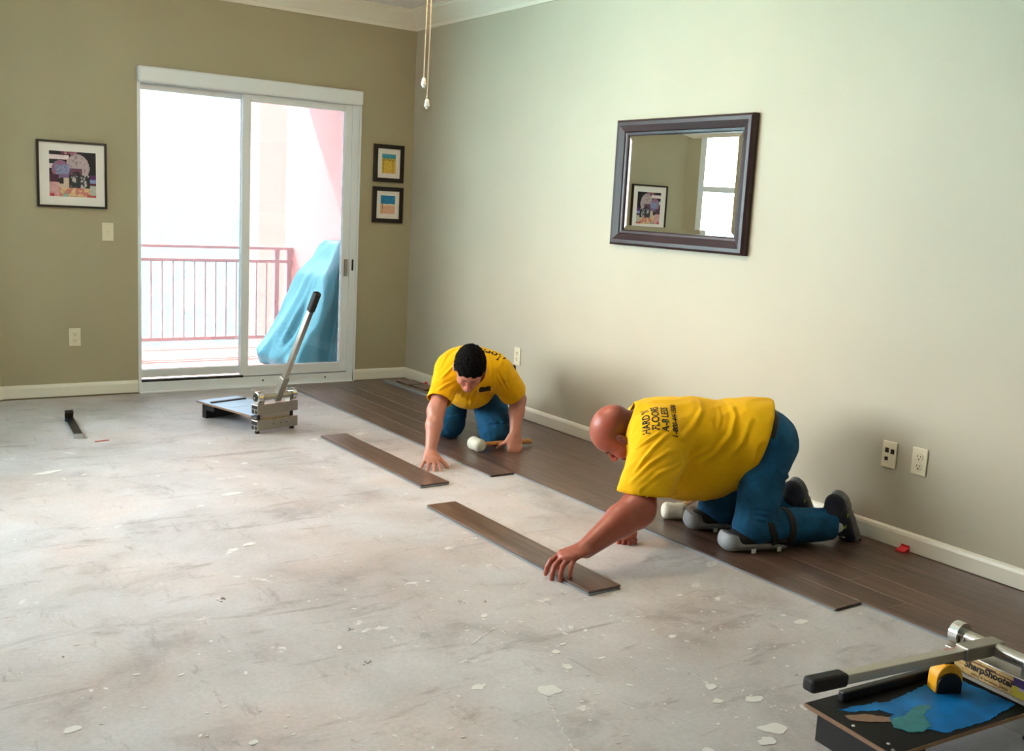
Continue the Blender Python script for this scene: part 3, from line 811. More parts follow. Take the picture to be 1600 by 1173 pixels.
def tape_prof(r, hgt, wid, k=12):
    pts = [(-wid, 0), (wid, 0), (wid, hgt * .45)]
    for i in range(1, k): q = math.pi * i / k * .5; pts.append((wid * math.cos(q) * 1.0, hgt * .45 + hgt * .55 * math.sin(q)))
    for i in range(0, k): q = math.pi / 2 + math.pi * i / k * .5; pts.append((wid * math.cos(q), hgt * .45 + hgt * .55 * math.sin(q)))
    pts.append((-wid, hgt * .45)); return pts


def tape_body(w, h, y0, y1, m, nm):
    pr = tape_prof(0, h, w); V = []; n = len(pr)
    for yy in (y0, y1):
        for p, q in pr: V.append(tp + d_ * p + s_ * yy + [0, 0, q])
    F = [tuple(range(n - 1, -1, -1)), tuple(range(n, 2 * n))] + [(i, (i + 1) % n, n + (i + 1) % n, n + i) for i in range(n)]
    mb = MB(); mb.V = [tuple(v) for v in V]; mb.F = F; return mb.build(nm, m, tm, bevel=.003)


tape_body(.038, .080, -.022, .022, M_yel, 'case')
tape_body(.035, .058, -.027, .027, M_dark, 'rubber_side')
MB().obox(tp + [0, 0, .082], (d_, s_, (0, 0, 1)), (.014, .012, .005)).build('lock_button', M_dark, tm, bevel=.003)
MB().obox(tp + d_ * .040 + [0, 0, .008], (d_, s_, (0, 0, 1)), (.004, .012, .007)).build('hook', M_chrome, tm)

# ------------------------------------------------------------------ mallets
M_rub = mat('white_rubber', '#dddcc9', rough=.6, var=.08, scale=30, bump=.25, bscale=70)
M_rub2 = mat('grey_rubber', '#8d8678', rough=.7, var=.1, scale=30)
M_hick = mat('hickory_handle', '#c48a4a', rough=.45, var=.15, scale=14, stretch=(1, 1, 1))


def mallet(label, head, hdir, hend, r=.037, L=.098):
    head = np.array(head, float); hdir = unit(hdir); hend = np.array(hend, float)
    t = thing('rubber_mallet', label, 'mallet', (head[0], head[1], TH))
    MB().lathe(head - hdir * L / 2, hdir, [(0, r * .55), (.006, r * .85), (.016, r), (L * .3, r * 1.02), (L * .5, r * .93), (L * .7, r * 1.02), (L - .016, r), (L - .006, r * .85), (L, r * .55)], 26).build('head', M_rub, t, smooth=True)
    d = unit(hend - head); Lh = np.linalg.norm(hend - head)
    MB().lathe(head + d * .01, d, [(0, .012), (Lh * .25, .0115), (Lh * .55, .0125), (Lh * .8, .0145), (Lh * .95, .0155), (Lh - .012, .014), (Lh - .008, .010)], 16).build('handle', M_hick, t, smooth=True)
    return t


mallet('white rubber mallet with wooden handle under the hand of the dark-haired kneeling man', (-.760, -2.235, .047), (.15, -.98, -.06), (-.395, -2.235, .034))
mallet('white rubber mallet with wooden handle lying beside the knees of the bald kneeling man', (-.615, -3.645, .046), (.85, -.52, 0), (-.34, -3.50, .034), L=.11)

# ------------------------------------------------------------------ tarp-covered thing on the balcony
M_tarp = mat('teal_plastic_tarp', '#3c8ea3', rough=.4, var=.06, scale=3, bump=.1, bscale=12)
TV = []; TF = []
levels = [(DK + .003, -.44, 1.10, 2.02), (DK + .08, -.45, 1.08, 2.04), (DK + .22, -.37, 1.1, 2.03), (.28, -.27, 1.1, 2.02), (.50, -.17, 1.1, 2.0), (.66, -.11, 1.12, 1.98), (.80, .0, 1.18, 1.92), (.90, .06, 1.22, 1.88), (.955, .10, 1.28, 1.80)]
NR, NL = 120, 46
LZ = [l[0] for l in levels]
for li in range(NL):
    z = LZ[0] + (LZ[-1] - LZ[0]) * li / (NL - 1)
    xm, ya, yb = [float(np.interp(z, LZ, [l[k] for l in levels])) for k in (1, 2, 3)]
    x1 = .188; cx, cy = (xm + x1) / 2, (ya + yb) / 2; rx, ry = (x1 - xm) / 2, (yb - ya) / 2
    for i in range(NR):
        q = 2 * math.pi * i / NR; c_, s2 = math.cos(q), math.sin(q)
        p = 3.0; k = (abs(c_) ** p + abs(s2) ** p) ** (-1 / p)
        a1 = noise.noise(Vector((c_ * 2.0 + z * .8, s2 * 2.0 - z * .5, z * 1.3 + 2)))
        a2 = 1 - abs(noise.noise(Vector((c_ * 3.2 + z * 1.6, s2 * 3.2, z * 1.5 + 7)))) * 3
        a3 = 1 - abs(noise.noise(Vector((c_ * 8 - z * 3, s2 * 8, z * 4)))) * 3
        k *= 1 + .26 * a1 + .12 * a2 + .010 * a3
        TV.append((min(cx + rx * k * c_, .19), cy + ry * k * s2, z + (.02 * a1 if 0 < li else 0)))
for li in range(NL - 1):
    for i in range(NR): a = li * NR + i; b = li * NR + (i + 1) % NR; TF.append((a, b, b + NR, a + NR))
TV.append((.15, 1.55, .965)); top = len(TV) - 1
for i in range(NR): TF.append(((NL - 1) * NR + i, (NL - 1) * NR + (i + 1) % NR, top))
tarp = link_mesh('covered_grill', TV, TF, M_tarp, None, smooth=True, loc=(0, 1.58, DK))
tag(tarp, 'bulky shape under a teal plastic cover on the balcony behind the glass', 'covered grill')
# ------------------------------------------------------------------ people: signed distance fields turned into continuous meshes
def A3(*v): return np.array(v, float)


def cone(a, b, ra, rb, side=None, flat=1.0, k=.02, op='u'):
    """tapered limb from a to b; with side given, radius along side stays, the other is multiplied by flat"""
    return ('c', A3(*a), A3(*b), ra, rb, None if side is None else unit(side), flat, k, op)


def ell(c, ax, r, k=.02, op='u'):
    """ellipsoid: ax = (first axis, second axis hint)"""
    e0 = unit(ax[0]); e2 = unit(np.cross(e0, ax[1])); e1 = np.cross(e2, e0)
    return ('e', A3(*c), np.array([e0, e1, e2]), A3(*r), None, None, None, k, op)


def bounds(p):
    if p[0] == 'c': r = max(p[3], p[4]) * max(1, p[6]); return np.minimum(p[1], p[2]) - r, np.maximum(p[1], p[2]) + r
    r = np.sqrt(((p[2] * p[3][:, None]) ** 2).sum(0)); return p[1] - r, p[1] + r


def dist(p, X, Y, Z):
    if p[0] == 'c':
        _, a, b, ra, rb, side, flat, k, op = p; ba = b - a; L2 = float(ba @ ba)
        px, py, pz = X - a[0], Y - a[1], Z - a[2]
        t = np.clip((px * ba[0] + py * ba[1] + pz * ba[2]) / L2, 0, 1).astype(np.float32)
        dx, dy, dz = px - t * ba[0], py - t * ba[1], pz - t * ba[2]
        if side is None: return np.sqrt(dx * dx + dy * dy + dz * dz) - (ra + (rb - ra) * t)
        e = unit(ba); s = unit(side - e * (side @ e)); n = np.cross(e, s)
        u = dx * s[0] + dy * s[1] + dz * s[2]; v = (dx * n[0] + dy * n[1] + dz * n[2]) / flat; w = dx * e[0] + dy * e[1] + dz * e[2]
        r = ra + (rb - ra) * t; q = np.sqrt(u * u + v * v + w * w) + 1e-9
        g = np.sqrt(u * u + (v / flat) ** 2 + w * w) + 1e-9
        return (q - r) * q / g
    _, c, ax, r = p[:4]
    px, py, pz = X - c[0], Y - c[1], Z - c[2]
    u, v, w = [(px * ax[i][0] + py * ax[i][1] + pz * ax[i][2]) / r[i] for i in range(3)]
    k0 = np.sqrt(u * u + v * v + w * w) + 1e-6; k1 = np.sqrt((u / r[0]) ** 2 + (v / r[1]) ** 2 + (w / r[2]) ** 2) + 1e-6
    return k0 * (k0 - 1) / k1


def field(prims, h, clip=None):
    add = [p for p in prims if p[8] == 'u']
    B = [bounds(p) for p in add]; lo = np.min([b[0] for b in B], 0) - 4 * h; hi = np.max([b[1] for b in B], 0) + 4 * h
    n = np.ceil((hi - lo) / h).astype(int) + 1; Fd = np.full(n, 1.0, np.float32)
    ax = [np.float32(lo[i]) + np.arange(n[i], dtype=np.float32) * np.float32(h) for i in range(3)]
    for p in prims:
        k = p[7]; b0, b1 = bounds(p); m = k + 3 * h
        i0 = np.clip(np.floor((b0 - m - lo) / h).astype(int), 0, n - 1); i1 = np.clip(np.ceil((b1 + m - lo) / h).astype(int) + 1, 1, n)
        if np.any(i1 <= i0): continue
        X, Y, Z = ax[0][i0[0]:i1[0], None, None], ax[1][None, i0[1]:i1[1], None], ax[2][None, None, i0[2]:i1[2]]
        d = dist(p, X, Y, Z).astype(np.float32); sl = tuple(slice(i0[i], i1[i]) for i in range(3)); f = Fd[sl]
        if p[8] == 'u':
            hh = np.clip(k - np.abs(f - d), 0, None) / k if k > 0 else 0
            Fd[sl] = np.minimum(f, d) - hh * hh * k * .25
        else:
            hh = np.clip(k - np.abs(f + d), 0, None) / k if k > 0 else 0
            Fd[sl] = np.maximum(f, -d) + hh * hh * k * .25
    if clip is not None:
        for (P, N) in clip:      # keep the side where (x - P).N < 0
            pl = (ax[0] - P[0])[:, None, None] * N[0] + (ax[1] - P[1])[None, :, None] * N[1] + (ax[2] - P[2])[None, None, :] * N[2]
            Fd = np.maximum(Fd, pl.astype(np.float32))
    return Fd, lo, h


def surface(Fd, lo, h):
    ins = Fd < 0; nx, ny, nz = Fd.shape
    cnt = np.zeros((nx - 1, ny - 1, nz - 1), np.int8)
    for dx in (0, 1):
        for dy in (0, 1):
            for dz in (0, 1): cnt += ins[dx:nx - 1 + dx, dy:ny - 1 + dy, dz:nz - 1 + dz]
    act = (cnt > 0) & (cnt < 8); idx = np.argwhere(act); N = len(idx)
    ids = np.full(act.shape, -1, np.int64); ids[act] = np.arange(N)
    acc = np.zeros((N, 3)); num = np.zeros(N)
    cs = [(a, b, c) for a in (0, 1) for b in (0, 1) for c in (0, 1)]
    vals = {c: Fd[idx[:, 0] + c[0], idx[:, 1] + c[1], idx[:, 2] + c[2]] for c in cs}
    for a in cs:
        for i in range(3):
            if a[i] == 0:
                b = list(a); b[i] = 1; b = tuple(b); va, vb = vals[a], vals[b]; cr = (va < 0) != (vb < 0)
                t = np.where(cr, va / np.where(cr, va - vb, 1), 0); p = np.tile(np.array(a, float), (N, 1)); p[:, i] += t
                acc += p * cr[:, None]; num += cr
    V = lo + (idx + acc / num[:, None]) * h
    Q = []
    for i in range(3):
        j, k = (i + 1) % 3, (i + 2) % 3
        s0 = [slice(None)] * 3; s1 = [slice(None)] * 3; s0[i] = slice(0, -1); s1[i] = slice(1, None)
        ch = np.argwhere(ins[tuple(s0)] != ins[tuple(s1)])
        ch = ch[(ch[:, j] > 0) & (ch[:, k] > 0) & (ch[:, j] < Fd.shape[j] - 1) & (ch[:, k] < Fd.shape[k] - 1)]
        fl = ins[ch[:, 0], ch[:, 1], ch[:, 2]]; q = []
        for dj, dk in ((0, 0), (1, 0), (1, 1), (0, 1)):
            c = ch.copy(); c[:, j] -= dj; c[:, k] -= dk; q.append(ids[c[:, 0], c[:, 1], c[:, 2]])
        q = np.stack(q, 1); q[~fl] = q[~fl][:, ::-1]; Q.append(q)
    Q = np.concatenate(Q); Q = Q[(Q >= 0).all(1)]
    return V, Q


def normals(V, Q):
    n = np.cross(V[Q[:, 2]] - V[Q[:, 0]], V[Q[:, 3]] - V[Q[:, 1]]); out = np.zeros_like(V)
    for i in range(4): np.add.at(out, Q[:, i], n)
    return out / (np.linalg.norm(out, axis=1, keepdims=True) + 1e-12)


def relax(V, Q, it=2, f=.5):
    for _ in range(it):
        s = np.zeros_like(V); c = np.zeros(len(V))
        for i in range(4):
            for j in (1, 3):
                np.add.at(s, Q[:, i], V[Q[:, (i + j) % 4]]); np.add.at(c, Q[:, i], 1)
        V = V * (1 - f) + f * s / c[:, None]
    return V


def vnoise(V, s, seed=0.0):
    return np.array([noise.noise(Vector((x * s + seed, y * s, z * s))) for x, y, z in V])


def skin_mesh(name, prims, h, m, parent, clip=None, rl=1, disp=None, colf=None, drop=None):
    V, Q = surface(*field(prims, h, clip)); V = relax(V, Q, rl)
    if disp is not None: N = normals(V, Q); V = V + N * disp(V, N)[:, None]
    if drop is not None:
        kill = drop(V); Q = Q[~(kill[Q].all(1))]
        used = np.unique(Q); mp_ = np.full(len(V), -1); mp_[used] = np.arange(len(used)); V = V[used]; Q = mp_[Q]
    o = link_mesh(name, V, Q, m, parent, smooth=True)
    if colf is not None:
        ca = o.data.color_attributes.new('Col', 'FLOAT_COLOR', 'POINT'); buf = np.ones((len(V), 4), np.float32); buf[:, :3] = colf(V)
        ca.data.foreach_set('color', buf.ravel())
    return o, V, Q


def sm(x, a, b): t = np.clip((x - a) / (b - a), 0, 1); return t * t * (3 - 2 * t)


def hand(W, d, n, s, curls, spread=(.18, .05, -.07, -.2), thumb=(.55, .5, -.35), sc=1.0):
    """W wrist, d wrist->knuckles, n back-of-hand normal, s thumb side"""
    W = A3(*W); d = unit(d); n = unit(n - d * np.dot(n, d)); s0 = np.cross(d, n); s = s0 * (1 if np.dot(s0, s) > 0 else -1)
    P = [cone(W - d * .012, W + d * .03, .027 * sc, .034 * sc, s, .62, .012), cone(W + d * .03 + s * .004, W + d * .074 * sc, .038 * sc, .041 * sc, s, .40, .012)]
    lens = ((.044, .027, .022), (.048, .030, .023), (.045, .028, .022), (.035, .022, .019)); tips = []
    bl = (.086, .090, .086, .078); bs = (.029, .0095, -.0105, -.029); rad = (.0104, .0106, .0101, .0091)
    for i in range(4):
        p = W + (d * bl[i] + s * bs[i]) * sc; a = 0.0; r = rad[i] * sc
        P.append(cone(W + (d * .045 + s * bs[i] * .8) * sc + n * .002, p, r * .9, r * 1.06, k=.008)); P.append(ell(p + n * .002, (d, s), (r * 1.1, r * 1.05, r * 1.0), k=.006))
        for jn in range(3):
            a += math.radians(curls[i][jn]); v = unit(d * math.cos(a) - n * math.sin(a) + s * spread[i] * max(.25, math.cos(a)))
            q = p + v * lens[i][jn] * sc; P.append(cone(p, q, r, r * .90, k=.0035)); p = q; r *= .92
        tips.append(p)
    t0 = W + (d * .018 + s * .024) * sc - n * .004; t1 = W + (d * .046 + s * .046) * sc - n * .010
    P += [cone(t0, t1, .017 * sc, .0135 * sc, k=.010)]
    v = unit(d * thumb[0] + s * thumb[1] + n * thumb[2]); t2 = t1 + v * .034 * sc; P.append(cone(t1, t2, .0122 * sc, .0108 * sc, k=.005))
    v2 = unit(v + d * .25 - n * .15 - s * .15); t3 = t2 + v2 * .027 * sc; P.append(cone(t2, t3, .0108 * sc, .009 * sc, k=.004)); tips.append(t3)
    return P, tips


def head(C, f, u, sc=1.0, jaw=1.0):
    """C head centre, f facing, u crown direction"""
    f = unit(f); u = unit(u - f * np.dot(u, f)); l = np.cross(u, f)
    def p(a, b, c): return C + (f * a + l * b + u * c) * sc
    P = [ell(p(-.010, 0, .030), (f, l), (.098 * sc, .078 * sc, .088 * sc), .02), ell(p(.022, 0, .022), (f, l), (.074 * sc, .070 * sc, .075 * sc), .02),
         ell(p(.030, 0, -.045), (f, l), (.058 * sc, .060 * sc * jaw, .068 * sc), .025),
         cone(p(.0, .040 * jaw, -.062), p(.062, .014, -.098), .026 * sc, .019 * sc, k=.02), cone(p(.0, -.040 * jaw, -.062), p(.062, -.014, -.098), .026 * sc, .019 * sc, k=.02),
         ell(p(.078, 0, -.100), (f, l), (.016 * sc, .022 * sc, .016 * sc), .014),
         cone(p(.084, .030, .006), p(.088, .008, .004), .011 * sc, .010 * sc, k=.012), cone(p(.084, -.030, .006), p(.088, -.008, .004), .011 * sc, .010 * sc, k=.012),
         ell(p(.062, .040, -.038), (f, l), (.024 * sc, .022 * sc, .020 * sc), .018), ell(p(.062, -.040, -.038), (f, l), (.024 * sc, .022 * sc, .020 * sc), .018),
         ell(p(.098, .032, -.012), (f, l), (.016 * sc, .017 * sc, .011 * sc), .010, 's'), ell(p(.098, -.032, -.012), (f, l), (.016 * sc, .017 * sc, .011 * sc), .010, 's'),
         ell(p(.076, .031, -.014), (f, l), (.0135 * sc,) * 3, .003), ell(p(.076, -.031, -.014), (f, l), (.0135 * sc,) * 3, .003),
         cone(p(.088, 0, .000), p(.112, 0, -.040), .0075 * sc, .0125 * sc, k=.008), ell(p(.103, .012, -.044), (f, l), (.012 * sc, .008 * sc, .008 * sc), .005), ell(p(.103, -.012, -.044), (f, l), (.012 * sc, .008 * sc, .008 * sc), .005),
         ell(p(.090, 0, -.066), (f, l), (.012 * sc, .024 * sc, .006 * sc), .005), ell(p(.089, 0, -.077), (f, l), (.012 * sc, .021 * sc, .007 * sc), .005), ell(p(.103, 0, -.0715), (f, l), (.008 * sc, .024 * sc, .0022 * sc), .003, 's')]
    for b in (1, -1):
        e = p(-.006, .085 * b, -.014); ea = unit(u - f * .18); eo = unit(-f * .5 + l * b * .9)
        P += [ell(e, (ea, unit(f + l * b * -.4)), (.031 * sc, .019 * sc, .009 * sc), .004), ell(e + l * b * .010 * sc + f * .004 * sc, (ea, unit(f + l * b * -.4)), (.019 * sc, .010 * sc, .007 * sc), .004, 's'),
              ell(e - u * .026 * sc + f * .004 * sc, (ea, f), (.010 * sc, .008 * sc, .006 * sc), .004)]
    return P, p, (f, l, u)


def crease(V, segs):
    """raised soft folds along 3-D polylines: (points, width, height)"""
    out = np.zeros(len(V))
    for pts, w, hgt in segs:
        pts = [A3(*q) for q in pts]; best = np.full(len(V), 9.0); tt = np.zeros(len(V)); n = len(pts) - 1
        for i in range(n):
            a, b = pts[i], pts[i + 1]; ba = b - a; t = np.clip(((V - a) @ ba) / (ba @ ba), 0, 1); d = np.linalg.norm(V - a - t[:, None] * ba, axis=1)
            m = d < best; best[m] = d[m]; tt[m] = (i + t[m]) / n
        fall = np.sin(np.pi * np.clip(tt, .04, .96)) ** .5
        hgt = hgt * 1.45; out += hgt * np.exp(-(best / w) ** 2) * fall - hgt * .45 * np.exp(-((best - 2.0 * w) / w) ** 2) * fall
    return out


def pixray(px, py):
    d = _f + (px - 800) / FPX * _r - (py - 586.5) / FPX * _u; return unit(d)


def on_mesh(V, Q, pts):
    bvh = BVHTree.FromPolygons([tuple(v) for v in V], [tuple(q) for q in Q.tolist()]); out = []
    for p in pts:
        hit = bvh.ray_cast(Vector(CAM), Vector(pixray(*p)))
        if hit[0] is not None: out.append(np.array(hit[0]))
    return out


def drape(name, txt, size, V, Q, O, U, W, N, parent, m, arc=0.0, shear=0.0, bold=0.0, lift=.0012):
    """flat print laid on the cloth: text plane (O, U right, W up) is dropped along -N onto the mesh"""
    TV, TF = text_mesh(txt, size, shear, bold); bvh = BVHTree.FromPolygons([tuple(v) for v in V], [tuple(q) for q in Q.tolist()])
    U, W, N = unit(U), unit(W), unit(N); VV = []; ok = []
    for x, y, z in TV:
        p = O + U * x + W * (y - arc * x * x); hit = bvh.ray_cast(Vector(p + N * .3), Vector(-N))
        if hit[0] is None: VV.append(p); ok.append(False)
        else: VV.append(np.array(hit[0]) + np.array(hit[1]) * lift); ok.append(True)
    F = [f_ for f_ in TF if all(ok[i] for i in f_) and max(np.linalg.norm(VV[f_[0]] - VV[i]) for i in f_) < size * 3]
    return link_mesh(name, VV, F, m, parent)


M_skin = mat('skin', (1, 1, 1), rough=.36, attr='Col', sss=.03, bump=.08, bscale=160, spec=.4)
M_shirt = mat('yellow_cotton', '#e2ab06', rough=.9, var=.03, scale=60, bump=.12, bscale=700, spec=.15, sheen=.06)
M_jean = mat('blue_denim', '#1b5276', rough=.85, var=.30, scale=14, bump=.35, bscale=500, spec=.2)
M_hair = mat('black_hair', '#040304', spec=.1, rough=.8, var=.4, scale=120, bump=.9, bscale=160)
M_belt = mat('black_leather', '#101012', rough=.5)
M_shoe = mat('navy_shoe_fabric', '#0f1c33', rough=.6, var=.2, scale=40, bump=.3, bscale=200)
M_sole = mat('grey_shoe_sole', '#7f8082', rough=.6, var=.15, scale=40, bump=.4, bscale=90)
M_lime = mat('lime_stripe', '#8fc23a', rough=.5)
M_sock = mat('white_sock', '#dcdcd8', rough=.9)
M_pad = mat('grey_knee_pad_shell', '#909294', rough=.5, var=.12, scale=25)
M_padb = mat('black_knee_pad_foam', '#15171a', rough=.75)
M_pink_seam = None
UP = A3(0, 0, 1)

SK = np.array(lin('#b87d69')); SKR = np.array(lin('#a05543')); SKL = np.array(lin('#c99a8c'))


def skin_col(base, frame=None, stubble=None, brow=True, red=None):
    def fcol(V):
        n = vnoise(V, 22); n2 = vnoise(V, 60, 4.0)
        c = np.tile(base, (len(V), 1)) * (1 + .07 * n + .05 * n2)[:, None]
        c = c * (1 - .12 * np.clip(n, 0, 1)[:, None] * np.array([0, 1, 1]))
        if frame:
            C, (f, l, u), sc = frame; R = (V - C) / sc; a, b, w = R @ f, R @ l, R @ u; hd = (np.abs(a) < .16) & (np.abs(b) < .11) & (np.abs(w) < .16)
            if stubble is not None:
                k = stubble(a, b, w) * hd; c = c * (1 - k[:, None]) + (np.array(lin('#3a2625')) * .75 + c * .25) * k[:, None]
            lips = hd & (a > .088) & (np.abs(b) < .026) & (w > -.086) & (w < -.058); c[lips] = c[lips] * np.array([.92, .78, .78])
            br = hd & (a > .070) & (np.abs(np.abs(b) - .030) < .019) & (np.abs(w - .010 + .12 * (np.abs(b) - .03)) < .0055); c[br] = c[br] * .35
            ey = hd & (a > .080) & (np.abs(np.abs(b) - .031) < .014) & (np.abs(w + .019) < .0022); c[ey] = c[ey] * .4
            ch = sm(a, .02, .09) * hd * (w < .0) * .35; c = c * (1 - ch[:, None]) + c * np.array([1.08, .80, .78]) * ch[:, None]
            nose = hd & (a > .100) & (np.abs(b) < .018) & (w > -.055); c[nose] *= np.array([1.05, .85, .85])
        return c
    return fcol


def shoe(tag_, toe_dir, up_dir, heel, L, parent):
    d = unit(toe_dir); u = unit(up_dir - d * np.dot(up_dir, d)); s = np.cross(u, d); H = A3(*heel)
    def p(a, b, c): return H + d * a + s * b + u * c
    up = [cone(p(.02, 0, .038), p(L * .45, 0, .040), .040, .040, s, .85, .02), cone(p(L * .45, 0, .038), p(L - .045, .004, .028), .046, .042, s, .62, .03), cone(p(.028, 0, .04), p(.05, 0, .080), .036, .036, k=.02), cone(p(.06, 0, .070), p(L * .6, 0, .045), .028, .028, k=.03)]
    o, _, _ = skin_mesh('shoe', up, .005, M_shoe, parent, clip=[(p(0, 0, .012), -u)])
    so = [cone(p(.024, 0, .0), p(L * .5, 0, .0), .044, .040, s, .9, .01), cone(p(L * .5, 0, .0), p(L - .044, .004, .0), .044, .047, s, .8, .02)]
    skin_mesh('sole', so, .005, M_sole, o, clip=[(p(0, 0, .020), u), (p(0, 0, -.010), -u)])
    for b in (1, -1):
        mb = MB(); mb.obox(p(L * .40, .043 * b, .045), (unit(d * .8 + u * .6), s, u), (.030, .004, .004)); mb.build('stripe', M_lime, o)
    tr = MB()
    for i in range(5): tr.obox(p(.05 + i * .045, 0, -.012), (d, s, u), (.012, .034, .004))
    tr.build('tread', M_padb, o); lace = MB()
    for i in range(4): lace.obox(p(L * .42 + i * .025, 0, .084 - i * .008), (s, d, u), (.022, .003, .003))
    lace.build('laces', M_sock, o)
    return o


def knee_pad(knee, d, parent, L=.22):
    """shell under the knee and shin, d = from knee along the shin"""
    d = unit([d[0], d[1], 0]); s = np.array([-d[1], d[0], 0]); K = A3(knee[0], knee[1], TH)
    P = [cone(K - d * .075 + UP * .034, K + d * (L - .10) + UP * .030, .058, .066, s, .62, .02), ell(K - d * .10 + UP * .055, (s, UP), (.052, .042, .030), .03)]
    sh, V, Q = skin_mesh('knee_pad', P, .005, M_pad, parent, clip=[(K + UP * .0005, -UP), (K + UP * .085 - d * .15, unit(UP * 1.0 + d * .22))])
    P2 = [cone(K - d * .05 + UP * .05, K + d * (L - .08) + UP * .050, .062, .070, s, .55, .02)]
    skin_mesh('foam_liner', P2, .006, M_padb, sh, clip=[(K + UP * .022, -UP)])
    for q in (-.02, .10):
        c = K + d * q + s * -.0 ; mb = MB()
        for b in (1, -1): mb.obox(c + s * b * .067 + UP * .012, (d, UP, s), (.009, .008, .003))
        mb.build('buckle', M_sock, sh)
    return sh


def strap(parent, c, ax, r, w=.013, flat=1.0):
    ax = unit(ax); mb = MB(); mb.lathe(A3(*c) - ax * w, ax, [(0, r), (w * 2, r)], 28)
    return mb.build('strap', M_padb, parent, smooth=True)


# ================================================================== bald man
PB = thing('person', 'bald heavy man in yellow T-shirt and jeans kneeling, one hand on a loose plank', 'person', (-.60, -3.90, 0))
Hb = A3(-.425, -3.96, .42); tb = unit([-.80, .60, 0]); sb_ = A3(-tb[1], tb[0], 0) * 1.0     # sb_: towards his left (camera side)
if sb_[1] > 0: sb_ = -sb_
Nb = Hb + tb * .545 + UP * .045
LS, RS = Nb - tb * .075 + sb_ * .175 - UP * .035, Nb - tb * .06 - sb_ * .17 - UP * .03
LE, LW_ = A3(-1.145, -3.985, .218), A3(-1.390, -3.992, .094)
RE, RW = A3(-.80, -3.62, .25), A3(-.965, -3.745, .075)
HC = A3(-.925, -3.585, .414)
hf, hu = unit([-.22, .30, -.90]), unit([-.83, .50, .22])
hP, hp, hfr = head(HC, hf, hu, 1.03, 1.15)
HD, HN = A3(-.93, -.12, -.08), A3(-.08, 0, 1)
lh, ltips = hand(LW_, HD, HN, (0, 1, 0), ((24, 30, 22), (30, 33, 22), (34, 34, 22), (38, 34, 22)), spread=(.22, .04, -.10, -.26), thumb=(.45, .15, -.85), sc=1.10)
rh, rtips = hand(RW, (-.55, -.55, -.35), (-.3, -.25, .9), (-.7, .7, 0), ((55, 80, 60),) * 4, thumb=(.6, .2, -.5), sc=1.0)
body = [cone(Hb + tb * .08, Nb - tb * .12 - UP * .02, .14, .15, sb_, .85, .05), cone(LS - sb_ * .04, RS + sb_ * .04, .060, .060, k=.05),
        cone(LS, LE, .068, .058, k=.03), cone(LE, LE + (LW_ - LE) * .30, .060, .062, k=.03), cone(LE + (LW_ - LE) * .30, LW_, .060, .036, k=.02), ell(LE - UP * .012 + A3(.015, 0, 0), (unit(LE - LS), UP), (.07, .05, .055), .04),
        cone(RS, RE, .072, .054, k=.03), cone(RE, RE + (RW - RE) * .4, .054, .052, k=.03), cone(RE + (RW - RE) * .4, RW, .052, .033, k=.02),
        cone(Nb - tb * .03 - UP * .02, hp(-.045, 0, -.045), .080, .066, k=.03), cone(Nb - UP * .04 - tb * .02, hp(.010, 0, -.085), .075, .052, k=.03)]
stub = lambda a, b, w: sm(-a + np.abs(b) * .55, .005, .05) * sm(-w, -.075, -.03) * sm(w, -.085, -.04) * .85
ob, VB, QB = skin_mesh('body', body + hP + lh + rh, .0042, M_skin, PB, rl=1, colf=skin_col(SKR, (HC, hfr, 1.03), stub))
# shirt
BL = Hb + tb * .26 - UP * .055
sleeveL = A3(-1.090, -3.952, .262); sleeveR = RS + (RE - RS) * .62
shirt = [cone(Nb - tb * .125 - UP * .035, Hb + tb * .36 - UP * .005, .165, .195, sb_, .80, .06), cone(Hb + tb * .36 - UP * .02, Hb + tb * .02 + UP * .0, .200, .190, sb_, .84, .06),
         ell(BL - UP * .048 + tb * .05, (tb, sb_), (.27, .205, .172), .06), cone(Hb + tb * .05, Hb - tb * .13, .200, .190, sb_, .86, .05), cone(LS - sb_ * .05, RS + sb_ * .05, .098, .095, k=.06), cone(Nb - tb * .05 - UP * .005, Nb - tb * .012, .095, .082, k=.03),
         cone(LS + sb_ * -.02, sleeveL + UP * .0, .098, .096, k=.05), cone(LS - UP * .02 - tb * .04, sleeveL - tb * .01 - UP * .03, .09, .085, k=.05),
         cone(RS, RS + (RE - RS) * .66, .090, .085, k=.05)]
hemn = unit(-tb * 1.0 - UP * .30); HEM = Hb + tb * .006 + UP * .12


def cutshirt(V):
    k = ((V - (Hb - tb * .015)) @ hemn) > 0
    # neck opening
    k |= (np.linalg.norm(V - (Nb + tb * .055 - UP * .005), axis=1) < .080)
    return k


def sleeve_planes(sh, P, N, R): pass


lsN = unit(unit(LE - LS) * .22 + A3(0, 0, -.95)); rsN = unit(RE - RS)
def fieldcut(prims, h, cuts):
    Fd, lo, h = field(prims, h); n = Fd.shape
    ax = [lo[i] + np.arange(n[i]) * h for i in range(3)]
    X, Y, Z = ax[0][:, None, None], ax[1][None, :, None], ax[2][None, None, :]
    for P, N, R in cuts:           # local cut: plane limited to a ball of radius R round P
        pl = (X - P[0]) * N[0] + (Y - P[1]) * N[1] + (Z - P[2]) * N[2]; rad = np.sqrt((X - P[0]) ** 2 + (Y - P[1]) ** 2 + (Z - P[2]) ** 2)
        Fd = np.where(rad < R, np.maximum(Fd, pl), Fd).astype(np.float32)
    return Fd, lo, h


